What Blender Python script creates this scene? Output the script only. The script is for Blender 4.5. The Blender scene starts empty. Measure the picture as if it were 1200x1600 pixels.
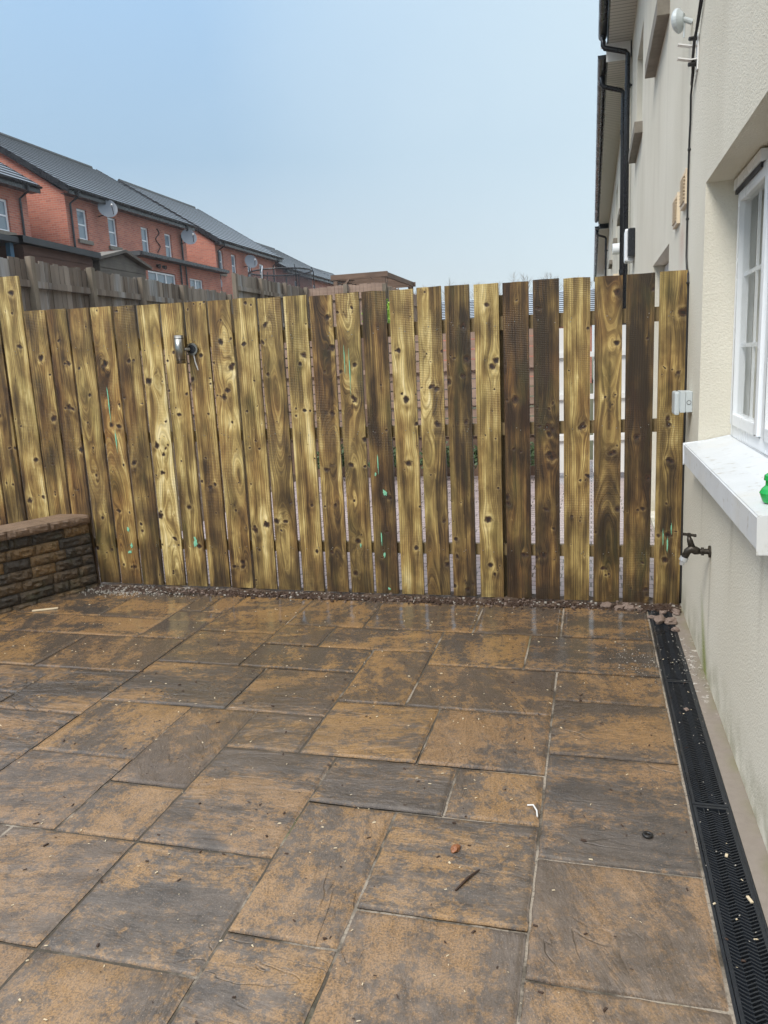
import bpy, bmesh, math, random
from mathutils import Vector, Matrix, noise
from math import radians as RD, sin, cos, pi, exp, sqrt

S = bpy.context.scene
HAZE = .0009
COL = S.collection
# ------------------------------------------------------------------ camera
yaw, pit, roll, FPX = .2682, .1919, .0482, 1202.
fw = Vector((-sin(yaw)*cos(pit), cos(yaw)*cos(pit), -sin(pit)))
rt = Vector((cos(yaw), sin(yaw), 0)); dn = fw.cross(rt)
r2 = cos(roll)*rt + sin(roll)*dn; d2 = -sin(roll)*rt + cos(roll)*dn
cam = bpy.data.cameras.new('camera'); co = bpy.data.objects.new('camera', cam); COL.objects.link(co)
m = Matrix((r2, -d2, -fw)).transposed().to_4x4(); m.translation = Vector((0, 0, 1.5)); co.matrix_world = m
cam.sensor_fit = 'HORIZONTAL'; cam.sensor_width = 36; cam.lens = 36*FPX/1200; cam.clip_start = .05; cam.clip_end = 800
S.camera = co
S.render.resolution_x = 768; S.render.resolution_y = 1024
S.view_settings.view_transform = 'Standard'; S.view_settings.look = 'None'; S.view_settings.gamma = 1
S.view_settings.exposure = 0.95
# ------------------------------------------------------------------ world (overcast sky)
SUN_EL, SUN_AZ = 48, 205      # azimuth measured clockwise from +Y
W = bpy.data.worlds.new('World'); S.world = W; W.use_nodes = True
nt = W.node_tree; nt.nodes.clear()
def WN(t, **k):
    n = nt.nodes.new(t)
    for a, b in k.items(): setattr(n, a, b)
    return n
out = WN('ShaderNodeOutputWorld'); sky = WN('ShaderNodeTexSky', sky_type='NISHITA', sun_disc=False)
sky.sun_elevation = RD(SUN_EL); sky.sun_rotation = RD(SUN_AZ); sky.dust_density = 3
b1 = WN('ShaderNodeBackground'); b1.inputs[1].default_value = .05; nt.links.new(sky.outputs[0], b1.inputs[0])
tc = WN('ShaderNodeTexCoord'); sp = WN('ShaderNodeSeparateXYZ'); nt.links.new(tc.outputs['Generated'], sp.inputs[0])
rmp = WN('ShaderNodeValToRGB'); nt.links.new(sp.outputs[2], rmp.inputs[0])
E_ = rmp.color_ramp.elements
for p, c in ((0, (.47, .49, .485)), (.10, (.345, .40, .435)), (.24, (.235, .335, .435)), (.42, (.245, .37, .52)), (.60, (.74, .82, .93)), (1, (1.35, 1.38, 1.42))):
    e = E_.new(p) if p not in (0, 1) else (E_[0] if p == 0 else E_[-1]); e.color = c+(1,)
# brighter cloud towards the right of the view
dp = WN('ShaderNodeVectorMath', operation='DOT_PRODUCT'); nt.links.new(tc.outputs['Generated'], dp.inputs[0]); dp.inputs[1].default_value = (.55, .80, .30)
mr = WN('ShaderNodeMapRange'); nt.links.new(dp.outputs['Value'], mr.inputs[0])
mr.inputs[1].default_value = .55; mr.inputs[2].default_value = .98; mr.inputs[3].default_value = 0; mr.inputs[4].default_value = 1
nz = WN('ShaderNodeTexNoise'); nz.inputs['Scale'].default_value = 2.4; nz.inputs['Detail'].default_value = 4; nz.inputs['Roughness'].default_value = .45
nt.links.new(tc.outputs['Generated'], nz.inputs[0])
ad = WN('ShaderNodeMath', operation='MULTIPLY_ADD'); nt.links.new(nz.outputs[0], ad.inputs[0]); ad.inputs[1].default_value = .5; ad.inputs[2].default_value = -.24
ad2 = WN('ShaderNodeMath', operation='ADD', use_clamp=True); nt.links.new(ad.outputs[0], ad2.inputs[0]); nt.links.new(mr.outputs[0], ad2.inputs[1])
mx = WN('ShaderNodeMix', data_type='RGBA'); nt.links.new(ad2.outputs[0], mx.inputs[0]); nt.links.new(rmp.outputs[0], mx.inputs[6]); mx.inputs[7].default_value = (.44, .52, .555, 1)
b2 = WN('ShaderNodeBackground'); b2.inputs[1].default_value = .96; nt.links.new(mx.outputs[2], b2.inputs[0])
ms = WN('ShaderNodeMixShader'); ms.inputs[0].default_value = .9
nt.links.new(b1.outputs[0], ms.inputs[1]); nt.links.new(b2.outputs[0], ms.inputs[2]); nt.links.new(ms.outputs[0], out.inputs[0])
# ------------------------------------------------------------------ sun through cloud
sl = bpy.data.lights.new('sun', 'SUN'); sl.energy = 1.5; sl.angle = RD(20); sl.color = (1, .95, .87)
so = bpy.data.objects.new('sun', sl); COL.objects.link(so)
az = RD(SUN_AZ); sd = Vector((sin(az)*cos(RD(SUN_EL)), cos(az)*cos(RD(SUN_EL)), sin(RD(SUN_EL))))
so.rotation_euler = sd.to_track_quat('Z', 'Y').to_euler(); so.location = sd*30

# ================================================================== material helper
class NT:
    def __init__(s, name):
        s.m = bpy.data.materials.new(name); s.m.use_nodes = True; s.t = s.m.node_tree; s.t.nodes.clear()
        s.o = s.n('ShaderNodeOutputMaterial'); s.b = s.n('ShaderNodeBsdfPrincipled'); s.l(s.b.outputs[0], s.o.inputs[0])
    def n(s, t, **k):
        n = s.t.nodes.new(t)
        for a, b in k.items(): setattr(n, a, b)
        return n
    def l(s, a, b): s.t.links.new(a, b)
    def put(s, v, i):
        if isinstance(v, bpy.types.NodeSocket): s.l(v, i)
        else: i.default_value = (tuple(v)+(1,) if isinstance(v, (tuple, list)) and len(v) == 3 and i.type == 'RGBA' else v)
    def co(s, k='Object'): return s.n('ShaderNodeTexCoord').outputs[k]
    def attr(s, n, o=2): a = s.n('ShaderNodeAttribute', attribute_name=n); return a.outputs[o]
    def vmul(s, v, c):
        n = s.n('ShaderNodeVectorMath', operation='MULTIPLY'); s.put(v, n.inputs[0]); s.put(c, n.inputs[1]); return n.outputs[0]
    def vadd(s, v, c):
        n = s.n('ShaderNodeVectorMath', operation='ADD'); s.put(v, n.inputs[0]); s.put(c, n.inputs[1]); return n.outputs[0]
    def xyz(s, x, y, z):
        n = s.n('ShaderNodeCombineXYZ'); s.put(x, n.inputs[0]); s.put(y, n.inputs[1]); s.put(z, n.inputs[2]); return n.outputs[0]
    def sep(s, v): n = s.n('ShaderNodeSeparateXYZ'); s.put(v, n.inputs[0]); return n.outputs
    def noise(s, v, sc, det=4, ro=.55, dist=0):
        n = s.n('ShaderNodeTexNoise'); s.put(v, n.inputs['Vector']); n.inputs['Scale'].default_value = sc
        n.inputs['Detail'].default_value = det; n.inputs['Roughness'].default_value = ro; n.inputs['Distortion'].default_value = dist
        return n.outputs[0]
    def vor(s, v, sc, o=0, feat='F1'):
        n = s.n('ShaderNodeTexVoronoi', feature=feat); s.put(v, n.inputs['Vector']); n.inputs['Scale'].default_value = sc; return n.outputs[o]
    def ramp(s, f, st, interp='LINEAR'):
        n = s.n('ShaderNodeValToRGB'); s.put(f, n.inputs[0]); n.color_ramp.interpolation = interp
        e = n.color_ramp.elements; e[0].position = st[0][0]; e[1].position = st[-1][0]
        for p, c in st[1:-1]: e.new(p)
        for el, (p, c) in zip(sorted(e, key=lambda q: q.position), st):
            el.color = (c, c, c, 1) if isinstance(c, (int, float)) else tuple(c)+(1,)
        return n.outputs[0]
    def mix(s, a, b, f, mode='MIX'):
        n = s.n('ShaderNodeMix', data_type='RGBA', blend_type=mode); s.put(f, n.inputs[0]); s.put(a, n.inputs[6]); s.put(b, n.inputs[7]); return n.outputs[2]
    def mt(s, op, a, b=0, c=None, clamp=False):
        n = s.n('ShaderNodeMath', operation=op, use_clamp=clamp); s.put(a, n.inputs[0]); s.put(b, n.inputs[1])
        if c is not None: s.put(c, n.inputs[2])
        return n.outputs[0]
    def rng(s, v, a, b, c=0, d=1, smooth=False):
        n = s.n('ShaderNodeMapRange'); s.put(v, n.inputs[0])
        if smooth: n.interpolation_type = 'SMOOTHSTEP'
        for i, x in enumerate((a, b, c, d)): n.inputs[i+1].default_value = x
        return n.outputs[0]
    def bump(s, h, st=.5, d=.01, nrm=None):
        n = s.n('ShaderNodeBump'); s.put(h, n.inputs['Height']); s.put(st, n.inputs['Strength']); n.inputs['Distance'].default_value = d
        if nrm is not None: s.l(nrm, n.inputs['Normal'])
        return n.outputs[0]
    def fin(s, col=None, ro=None, bump=None, metal=None, spec=None):
        I = s.b.inputs
        if col is not None: s.put(col, I['Base Color'])
        if ro is not None: s.put(ro, I['Roughness'])
        if bump is not None: s.l(bump, I['Normal'])
        if metal is not None: I['Metallic'].default_value = metal
        if spec is not None: I['Specular IOR Level'].default_value = spec
        return s.m
def simple(name, col, ro=.5, metal=0, var=.15, sc=30, bs=.15, spec=None):
    t = NT(name); v = t.co(); f = t.noise(v, sc, 5, .6); g = t.noise(v, sc*.11+.7, 3)
    c = t.mix(tuple(x*(1-var) for x in col), tuple(min(1, x*(1+var)) for x in col), t.mt('MULTIPLY_ADD', f, .5, t.mt('MULTIPLY', g, .5)))
    return t.fin(c, t.rng(g, .3, .7, max(.02, ro-.08), min(1, ro+.1)), t.bump(f, bs, .002), metal, spec)

# ---- pressure-treated board
t = NT('treated_pine'); P = t.co(); sd_ = t.attr('seed'); gx = t.attr('gx'); kd = t.attr('kd'); tone = t.attr('tone'); red = t.attr('red')
s3 = t.sep(P); V = t.xyz(t.mt('ADD', s3[0], sd_), s3[1], s3[2])
wob = t.noise(t.vmul(V, (9, 1, 1.6)), 1.0, 4, .6)
fine = t.noise(t.xyz(t.mt('MULTIPLY', gx, 260), sd_, t.mt('MULTIPLY', s3[2], 2.2)), 1, 3, .65)
rings = t.mt('SINE', t.mt('MULTIPLY_ADD', wob, 5.0, t.mt('MULTIPLY', gx, 520)))
rr = t.rng(rings, -.2, 1, 0, 1)
broad = t.noise(t.xyz(t.mt('MULTIPLY', gx, 34), sd_, t.mt('MULTIPLY', s3[2], 1.7)), 1, 4, .6, .3)
tn = t.mt('ADD', t.mt('ADD', t.mt('SUBTRACT', tone, .10), t.mt('ADD', t.rng(broad, .28, .72, -.20, .20), t.rng(t.noise(t.vmul(V, (1, 1, .4)), 15, 4, .6, .6), .3, .7, -.12, .12))), t.rng(fine, .3, .7, -.19, .19), clamp=True)
oliv = t.ramp(tn, [(0, (.026, .016, .007)), (.22, (.080, .050, .017)), (.45, (.205, .136, .045)), (.66, (.41, .297, .104)), (.84, (.66, .52, .225)), (1, (.82, .69, .38))])
redc = t.ramp(tn, [(0, (.030, .013, .006)), (.22, (.095, .043, .015)), (.45, (.23, .118, .034)), (.66, (.42, .26, .080)), (.84, (.62, .45, .165)), (1, (.78, .62, .30))])
rb = t.noise(t.vmul(V, (3, 1, .9)), 2.2, 3)
c = t.mix(oliv, redc, t.mt('ADD', red, t.rng(rb, .4, .7, -.25, .55), clamp=True))
gr = t.noise(t.vmul(V, (2, 1, .6)), 3.1, 3)
c = t.mix(c, t.mix(c, (.15, .17, .045), .5), t.rng(gr, .54, .72, 0, .45))
c = t.mix(c, t.mix(c, (.060, .036, .014), .62), t.mt('MULTIPLY', rr, t.rng(broad, .3, .6, .22, .62)))
# mill ribs
rib = t.mt('SINE', t.mt('MULTIPLY_ADD', t.noise(V, 3, 2), 4, t.mt('MULTIPLY', s3[2], 600)))
ribm = t.rng(t.noise(t.vmul(V, (1, 1, .7)), 3.3, 2), .47, .62)
c = t.mix(c, t.mix(c, (.05, .03, .012), .55), t.mt('MULTIPLY', ribm, t.rng(rib, -.2, 1, 0, .62)))
# knots: dark core, red-brown ring, pale halo
kn = t.mt('ADD', kd, t.rng(t.noise(t.vmul(V, (1, 1, .8)), 42, 3), .2, .8, -.13, .13))
c = t.mix(c, t.mix(c, (.66, .52, .25), .5), t.mt('MULTIPLY', t.ramp(kn, [(0, 0), (.30, 0), (.40, .34), (.62, 0), (1, 0)]), t.rng(tone, .30, .6, .12, 1)))
kcol = t.ramp(kn, [(0, (.010, .006, .004)), (.13, (.020, .011, .006)), (.20, (.060, .027, .013)), (.28, (.030, .016, .008)), (.38, (.08, .05, .022)), (1, (.1, .06, .02))])
c = t.mix(kcol, c, t.rng(kn, .20, .40, 0, 1, True))
# grey/green weather dirt at foot
c = t.mix(c, (.045, .032, .018), t.mt('MULTIPLY', t.rng(s3[2], .0, .16, .55, 0), t.rng(t.noise(V, 20, 4), .35, .65)))
hb = t.mt('ADD', t.mt('MULTIPLY', rings, .35), t.mt('ADD', t.mt('MULTIPLY', t.mt('MULTIPLY', rib, ribm), .5), t.mt('MULTIPLY', fine, 1.2)))
wood = t.fin(c, t.rng(broad, .3, .7, .36, .62), t.bump(t.mt('ADD', hb, t.rng(kn, .1, .4, -2.2, 0)), .55, .0016), spec=.5)

def woodmat(name, lo, hi, scale=1, ro=.75, axis=2, streak=0, green=0., plank=0):
    t = NT(name); P = t.co(); k = [26, 26, 26]; k[axis] = 1.4
    f = t.noise(t.vmul(P, tuple(x*scale for x in k)), 1, 5, .65); g = t.noise(P, 2.3*scale, 4)
    c = t.mix(lo, hi, t.mt('MULTIPLY_ADD', f, .9, t.rng(g, .3, .7, -.2, .3), clamp=True))
    if plank:
        wn = t.n('ShaderNodeTexWhiteNoise', noise_dimensions='1D'); q = t.sep(P); t.l(t.mt('FLOOR', t.mt('MULTIPLY', t.mt('ADD', q[0], q[1]), 1/.098)), wn.inputs['W'])
        c = t.mix(c, t.mix((.035, .028, .02), (.44, .40, .35), wn.outputs[0]), .45)
    if green: c = t.mix(c, (.10, .12, .05), t.rng(t.noise(P, 1.1, 4), .5, .7, 0, green))
    if streak:
        c = t.mix(c, (.42, .44, .45), t.rng(t.noise(t.vmul(P, (1, 1, .1)), 2.0, 4, .7), .55, .70, 0, streak))
    return t.fin(c, ro, t.bump(f, .5, .003))
rail_wood = woodmat('rail_pine', (.10, .065, .025), (.28, .20, .09), axis=0, ro=.6)
old_wood = woodmat('weathered_fence_wood', (.065, .043, .029), (.27, .20, .145), streak=.65, plank=1)
old_wood2 = woodmat('weathered_post_wood', (.085, .065, .048), (.27, .22, .165), green=.1)
brown_slats = woodmat('brown_slat_wood', (.17, .11, .08), (.42, .30, .23), axis=0)
perg_wood = woodmat('pergola_wood', (.075, .045, .03), (.22, .14, .095), axis=0)
shed_wood = woodmat('shed_cladding_wood', (.06, .052, .045), (.19, .17, .14), axis=1)
shed_brown = woodmat('brown_shed_wood', (.06, .03, .022), (.15, .075, .05), axis=1)

# ---- riven patio slabs
t = NT('riven_slab'); P = t.co(); sr = t.n('ShaderNodeAttribute', attribute_name='slab'); sv = sr.outputs[1]; s3 = t.sep(sv); s3p = t.sep(P)
ang = t.mt('MULTIPLY', t.mt('FLOOR', t.mt('MULTIPLY', s3[0], 3.99)), 1.7)
ca, sa = t.mt('COSINE', ang), t.mt('SINE', ang)
u = t.mt('ADD', t.mt('MULTIPLY', s3p[0], ca), t.mt('MULTIPLY', s3p[1], sa)); v_ = t.mt('SUBTRACT', t.mt('MULTIPLY', s3p[1], ca), t.mt('MULTIPLY', s3p[0], sa))
Q = t.vadd(t.xyz(u, t.mt('MULTIPLY', v_, 2.6), 0), t.vmul(sv, (17, 23, 31)))
big = t.noise(Q, 2.0, 5, .6, .3); mid = t.noise(t.vadd(P, t.vmul(sv, (9, 9, 9))), 11, 6, .68); grit = t.noise(P, 170, 3, .7); grit2 = t.noise(P, 60, 4, .7)
fl = t.mt('ADD', t.mt('ADD', t.rng(big, .32, .68, -.66, .66), t.rng(mid, .3, .7, -.42, .42)), t.rng(s3[1], 0, 1, .05, .78))
fl = t.mt('ADD', fl, t.mt('ADD', t.rng(grit2, .3, .7, -.5, .5), t.rng(t.noise(t.vadd(P, (4, 4, 1)), 22, 8, .85), .3, .7, -.62, .62)), clamp=True)
ochre = t.mix((.335, .192, .072), (.275, .162, .076), s3[2])
dark = t.mix((.054, .051, .049), (.090, .067, .050), s3[0])
c = t.mix(dark, ochre, t.ramp(fl, [(0, .03), (.26, .13), (.48, .5), (.66, .9), (1, 1)]))
c = t.mix(c, t.mix(c, (.022, .018, .015), .72), t.rng(grit, .46, .62, 0, .85)); c = t.mix(c, t.mix(c, (.02, .016, .012), .5), t.rng(grit2, .50, .62, 0, .7))
c = t.mix(c, (.40, .32, .25), t.rng(grit, .60, .72, 0, .5) if False else t.rng(t.noise(P, 231, 2, .5), .63, .72, 0, .55))
c = t.mix(c, (.085, .058, .03), t.rng(t.noise(P, .9, 3), .5, .66, 0, .35))
# pale mottle, stronger towards low Y
c = t.mix(c, (.36, .285, .225), t.mt('MULTIPLY', t.rng(s3p[1], 1.3, 3.2, .34, .02), t.rng(t.noise(P, 7, 6, .75), .36, .64, .12, 1)))
rel = t.mt('ADD', t.mt('MULTIPLY', t.noise(t.vadd(t.vmul(Q, (1, 1, 1)), (3, 1, 0)), 3.6, 6, .6, .35), 3.4), t.mt('MULTIPLY', t.noise(P, 26, 4, .6), .3))
cre = t.mt('ABSOLUTE', t.mt('SUBTRACT', t.noise(t.vadd(Q, (8, 2, 0)), 1.6, 3, .5, 1.1), .5))
rel = t.mt('ADD', rel, t.mt('MULTIPLY', t.rng(cre, 0, .012, -.55, 0), t.rng(t.noise(P, 2.1, 2), .5, .6))); rel = t.mt('ADD', rel, t.mt('MULTIPLY', grit, .10))
wet = t.noise(t.vadd(P, (2, 5, 0)), 1.3, 5, .6)
ro = t.mt('ADD', t.rng(wet, .35, .68, .22, .46), t.rng(s3p[1], 1.8, 4.2, .20, -.24)); ro = t.mt('MAXIMUM', ro, .07)
slab_mat = t.fin(c, ro, t.bump(rel, t.rng(s3p[1], 3.0, 4.1, .9, .10), .006), spec=.6)
# ---- jointing
t = NT('jointing_mortar'); P = t.co(); a = t.noise(P, 3.5, 5, .6); b = t.noise(P, 90, 3)
c = t.mix((.045, .036, .024), (.36, .31, .25), t.ramp(t.mt('ADD', a, t.rng(t.sep(P)[0], -1.4, -.1, -.12, .06)), [(0, 0), (.44, .08), (.56, .8), (1, 1)])); c = t.mix(c, (.10, .11, .03), t.rng(t.noise(P, 1.7, 3), .6, .7, 0, .6))
joint_mat = t.fin(t.mix(c, (.02, .018, .015), t.rng(b, .5, .7, 0, .6)), .8, t.bump(b, .8, .004))
# ---- rendered wall
t = NT('cream_render'); P = t.vadd(t.co(), (0, 4, 0)); s3 = t.sep(P); g1 = t.noise(P, 210, 2, .5); g2 = t.noise(P, 95, 3, .55); st = t.noise(t.vmul(P, (1, 1, .12)), 3.1, 5, .6)
c = t.mix((.585, .55, .455), (.735, .705, .61), t.mt('ADD', t.mt('MULTIPLY', g1, .7), t.rng(t.noise(P, .7, 4), .3, .7, -.2, .5), clamp=True))
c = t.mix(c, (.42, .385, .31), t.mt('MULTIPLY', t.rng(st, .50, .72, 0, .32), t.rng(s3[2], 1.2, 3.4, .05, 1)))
# green algae low down near the corner, grey splash zone, rusty mark under vents
dx = t.mt('DIVIDE', t.mt('SUBTRACT', s3[1], t.mt('MULTIPLY_ADD', s3[2], .55, 3.655)), t.mt('MULTIPLY_ADD', s3[2], -.12, .085))
al = t.mt('MULTIPLY', t.mt('EXPONENT', t.mt('MULTIPLY', t.mt('MULTIPLY', dx, dx), -1)), t.rng(s3[2], .05, .36, 1, 0))
c = t.mix(c, (.19, .23, .028), t.mt('MULTIPLY', al, t.rng(g2, .25, .6, .45, 1.2), clamp=True))
c = t.mix(c, (.33, .31, .21), t.mt('MULTIPLY', t.rng(s3[2], .0, .22, .75, 0), t.rng(t.noise(P, 7, 4), .38, .62)))
tpm = t.mt('MULTIPLY', t.rng(t.mt('ABSOLUTE', t.mt('SUBTRACT', s3[1], 3.60)), 0, .035, 1, 0), t.mt('MULTIPLY', t.rng(s3[2], .1, .3, 0, 1), t.rng(s3[2], .56, .60, 1, 0))); c = t.mix(c, (.30, .27, .21), t.mt('MULTIPLY', tpm, .45))
for yy, ww in ((3.92, .03), (3.1, .05), (2.55, .04)):
    sm = t.mt('MULTIPLY', t.rng(t.mt('ABSOLUTE', t.mt('SUBTRACT', s3[1], yy)), 0, ww, 1, 0), t.mt('MULTIPLY', t.rng(s3[2], .45, .9, 0, 1), t.rng(s3[2], .93, .95, 1, 0))); c = t.mix(c, (.33, .30, .24), t.mt('MULTIPLY', sm, .4))
rz = t.mt('MULTIPLY', t.rng(t.mt('ABSOLUTE', t.mt('SUBTRACT', s3[1], 5.12)), 0, .22, 1, 0), t.mt('MULTIPLY', t.rng(s3[2], 2.28, 2.15, 0, 1), t.rng(s3[2], 1.9, 2.1, 0, 1)))
c = t.mix(c, (.48, .27, .20), t.mt('MULTIPLY', rz, t.rng(g2, .35, .65, .1, .8)))
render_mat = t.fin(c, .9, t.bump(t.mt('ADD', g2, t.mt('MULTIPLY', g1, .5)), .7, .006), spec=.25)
# ---- brick
t = NT('red_brick'); P = t.co(); s3 = t.sep(P); Bv = t.xyz(t.mt('ADD', s3[0], s3[1]), s3[2], 0)
bt = t.n('ShaderNodeTexBrick'); t.l(Bv, bt.inputs[0]); bt.inputs['Scale'].default_value = 1; bt.inputs['Brick Width'].default_value = .225; bt.inputs['Row Height'].default_value = .075
bt.inputs['Mortar Size'].default_value = .007; bt.inputs['Color1'].default_value = (.54, .19, .115, 1); bt.inputs['Color2'].default_value = (.40, .125, .080, 1); bt.inputs['Mortar'].default_value = (.42, .30, .25, 1)
brick_mat = t.fin(t.mix(bt.outputs[0], (.25, .10, .08), t.rng(t.noise(P, 1.3, 5), .4, .7, 0, .45)), .8, t.bump(bt.outputs[1], -.5, .01))
# ---- split-face walling
t = NT('split_face_block'); P = t.co(); sv = t.attr('slab', 1); s3 = t.sep(sv); g = t.noise(P, 60, 5, .7); bg = t.noise(t.vadd(P, t.vmul(sv, (7, 7, 7))), 5, 4, .6)
f = t.mt('ADD', t.rng(bg, .3, .7, -.45, .45), s3[0], clamp=True)
c = t.mix((.055, .045, .034), (.22, .135, .058), f); c = t.mix(c, (.02, .018, .015), t.rng(g, .48, .68, 0, .6)); c = t.mix(c, (.07, .075, .035), t.rng(t.noise(P, 8, 3), .55, .7, 0, .4))
block_mat = t.fin(c, .55, t.bump(t.mt('ADD', g, t.mt('MULTIPLY', t.noise(P, 24, 4, .6), 2)), 1, .009))
t = NT('coping_stone'); P = t.co(); g = t.noise(P, 60, 5, .7)
c = t.mix((.10, .066, .043), (.27, .18, .12), t.noise(P, 9, 5, .6)); c = t.mix(c, (.06, .045, .03), t.rng(g, .5, .7, 0, .5))
coping_mat = t.fin(c, .5, t.bump(t.mt('ADD', g, t.mt('MULTIPLY', t.noise(P, 24, 4, .6), 2)), .9, .006))
# ---- soil, concrete, others
t = NT('soil_ground'); P = t.co(); a = t.noise(P, 18, 6, .7)
soil_mat = t.fin(t.mix(t.mix((.035, .024, .016), (.14, .092, .06), a), (.30, .27, .23), t.rng(t.noise(P, 5, 5), .58, .68, 0, .5)), .7, t.bump(a, 1, .02))
t = NT('far_ground'); P = t.co(); far_mat = t.fin(t.mix((.06, .075, .03), (.11, .10, .06), t.noise(P, .3, 6)), .9)
t = NT('concrete_edging'); P = t.co(); s3 = t.sep(P); a = t.noise(P, 30, 5, .65); b = t.noise(P, 4, 4)
c = t.mix((.165, .135, .112), (.31, .27, .232), t.mt('ADD', t.mt('MULTIPLY', a, .6), t.mt('MULTIPLY', b, .4)))
c = t.mix(c, (.65, .62, .57), t.mt('MULTIPLY', t.rng(t.noise(P, 24, 5, .7), .57, .64), t.rng(t.mt('ABSOLUTE', t.mt('SUBTRACT', s3[1], 3.7)), .15, .6, 1, 0)))
c = t.mix(c, (.14, .14, .05), t.mt('MULTIPLY', t.rng(s3[0], .47, .52, 0, .6), t.rng(b, .4, .6)))
conc_mat = t.fin(c, .6, t.bump(a, .5, .004))
t = NT('block_paving'); P = t.co(); bt = t.n('ShaderNodeTexBrick'); t.l(P, bt.inputs[0]); bt.inputs['Scale'].default_value = 1; bt.inputs['Brick Width'].default_value = .2; bt.inputs['Row Height'].default_value = .1
bt.inputs['Mortar Size'].default_value = .006; bt.inputs['Color1'].default_value = (.44, .37, .36, 1); bt.inputs['Color2'].default_value = (.36, .30, .31, 1); bt.inputs['Mortar'].default_value = (.10, .09, .08, 1)
pave_mat = t.fin(bt.outputs[0], t.rng(t.noise(P, 1.5, 3), .4, .6, .15, .5), t.bump(bt.outputs[1], -.4, .004))
t = NT('slate_roof_tile'); P = t.co(); a = t.noise(P, 7, 4); s3 = t.sep(P)
pan = t.mt('SINE', t.mt('MULTIPLY', s3[1], 21)); c = t.mix((.33, .38, .44), (.52, .58, .65), a); nz_ = t.sep(t.n('ShaderNodeNewGeometry').outputs['True Normal'])[2]; c = t.mix(c, (.12, .13, .06), t.rng(t.noise(P, .8, 4), .56, .7, 0, .22)); c = t.mix((.018, .020, .024), c, t.rng(t.mt('ABSOLUTE', nz_), .66, .74))  # sky sheen on tops and shade on risers painted in by face normal
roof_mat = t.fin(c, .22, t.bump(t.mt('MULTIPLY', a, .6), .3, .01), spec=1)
black_pl = simple('black_pvc', (.012, .014, .018), .28, var=.3)
drain_pl = simple('drain_black_plastic', (.014, .017, .022), .32, var=.4, sc=60)
white_pl = simple('white_upvc', (.80, .83, .86), .25, var=.03, sc=12)
white_pt = NT('white_sill_paint'); t = white_pt; P = t.co(); a = t.noise(P, 6, 5)
c = t.mix((.56, .585, .60), (.70, .725, .745), a); c = t.mix(c, (.40, .38, .33), t.rng(t.noise(P, 22, 5, .75), .58, .66, 0, .75)); c = t.mix(c, (.62, .60, .54), t.rng(t.noise(P, 2.4, 4), .5, .7, 0, .6))
sill_mat = t.fin(c, .45, t.bump(t.noise(P, 40, 4), .35, .003))
t = NT('weathered_concrete_sill'); P = t.co(); csill_mat = t.fin(t.mix((.10, .085, .065), (.30, .27, .225), t.noise(P, 9, 6, .7)), .8, t.bump(t.noise(P, 40, 4), .5, .004))
paint_w = simple('white_paint', (.70, .70, .69), .5, var=.08)
soffit_m = NT('soffit_board'); t = soffit_m; P = t.co(); s3 = t.sep(P); gl = t.mt('SINE', t.mt('MULTIPLY', s3[1], 62.8))
soffit_mat = t.fin(t.mix((.60, .57, .53), (.16, .15, .14), t.rng(gl, .86, .97)), .5, t.bump(t.rng(gl, .8, 1, 1, 0), .5, .006))
grey_pl = simple('grey_plastic_box', (.50, .55, .57), .35, var=.05)
steel = NT('brushed_steel'); t = steel; P = t.co(); steel_mat = t.fin((.33, .325, .30), .30, t.bump(t.noise(t.vmul(P, (300, 300, 6)), 1, 3), .15, .001), metal=1)
tap_mat = simple('dark_tarnished_brass', (.045, .038, .03), .45, .6, .4, 60, .3)
alu = simple('pale_alloy', (.62, .64, .66), .35, .7, .1)
cream_pl = simple('cream_vent_plastic', (.70, .58, .42), .5, var=.08)
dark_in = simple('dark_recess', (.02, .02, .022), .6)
green_pl = simple('green_bottle_plastic', (.01, .36, .07), .22, var=.15, sc=8)
lead = simple('felt_roof', (.05, .055, .06), .6)
blue_pt = simple('blue_grey_paint', (.045, .12, .20), .5)
cable_m = simple('black_cable', (.013, .012, .012), .45)
rub_m = simple('rubble_stone', (.19, .14, .115), .75, var=.45, sc=40, bs=.9)
chip_m = simple('pale_wood_chip', (.62, .52, .36), .6, var=.3, sc=9)
crumb_m = simple('dark_bark_crumb', (.05, .028, .018), .6, var=.6, sc=14)
mort_m = simple('cement_dust', (.34, .32, .285), .85, var=.3, sc=40, bs=.6)
net_m = NT('trampoline_net'); t = net_m; t.b.inputs['Base Color'].default_value = (.03, .035, .045, 1); t.b.inputs['Alpha'].default_value = .38; net_mat = t.m
mint = simple('mint_green_paint', (.20, .50, .33), .6, var=.3, sc=80)
orange = simple('orange_plastic', (.75, .12, .02), .4)
t = NT('curtain_cloth'); P = t.co(); curt_mat = t.fin(t.mix((.62, .61, .54), (.80, .79, .72), t.noise(t.vmul(P, (1, 60, 1)), 1, 3)), .8)
def glassmat(name, tint, a):
    t = NT(name); t.b.inputs['Base Color'].default_value = tint+(1,); t.b.inputs['Roughness'].default_value = .03; t.b.inputs['Alpha'].default_value = a; t.b.inputs['Specular IOR Level'].default_value = 1
    return t.m
glass = glassmat('window_glass', (.30, .34, .31), .14); far_glass = glassmat('far_window_glass', (.16, .22, .27), 1)
t = NT('conifer_leaf'); P = t.co(); leaf_mat = t.fin(t.mix((.02, .045, .02), (.07, .11, .035), t.noise(P, 9, 3)), .6)
t = NT('bare_twig'); twig_mat = t.fin((.26, .25, .235), .9)  # paled so the colour itself carries some distance haze
lime_leaf = simple('lime_leaf', (.25, .42, .04), .6)

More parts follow.
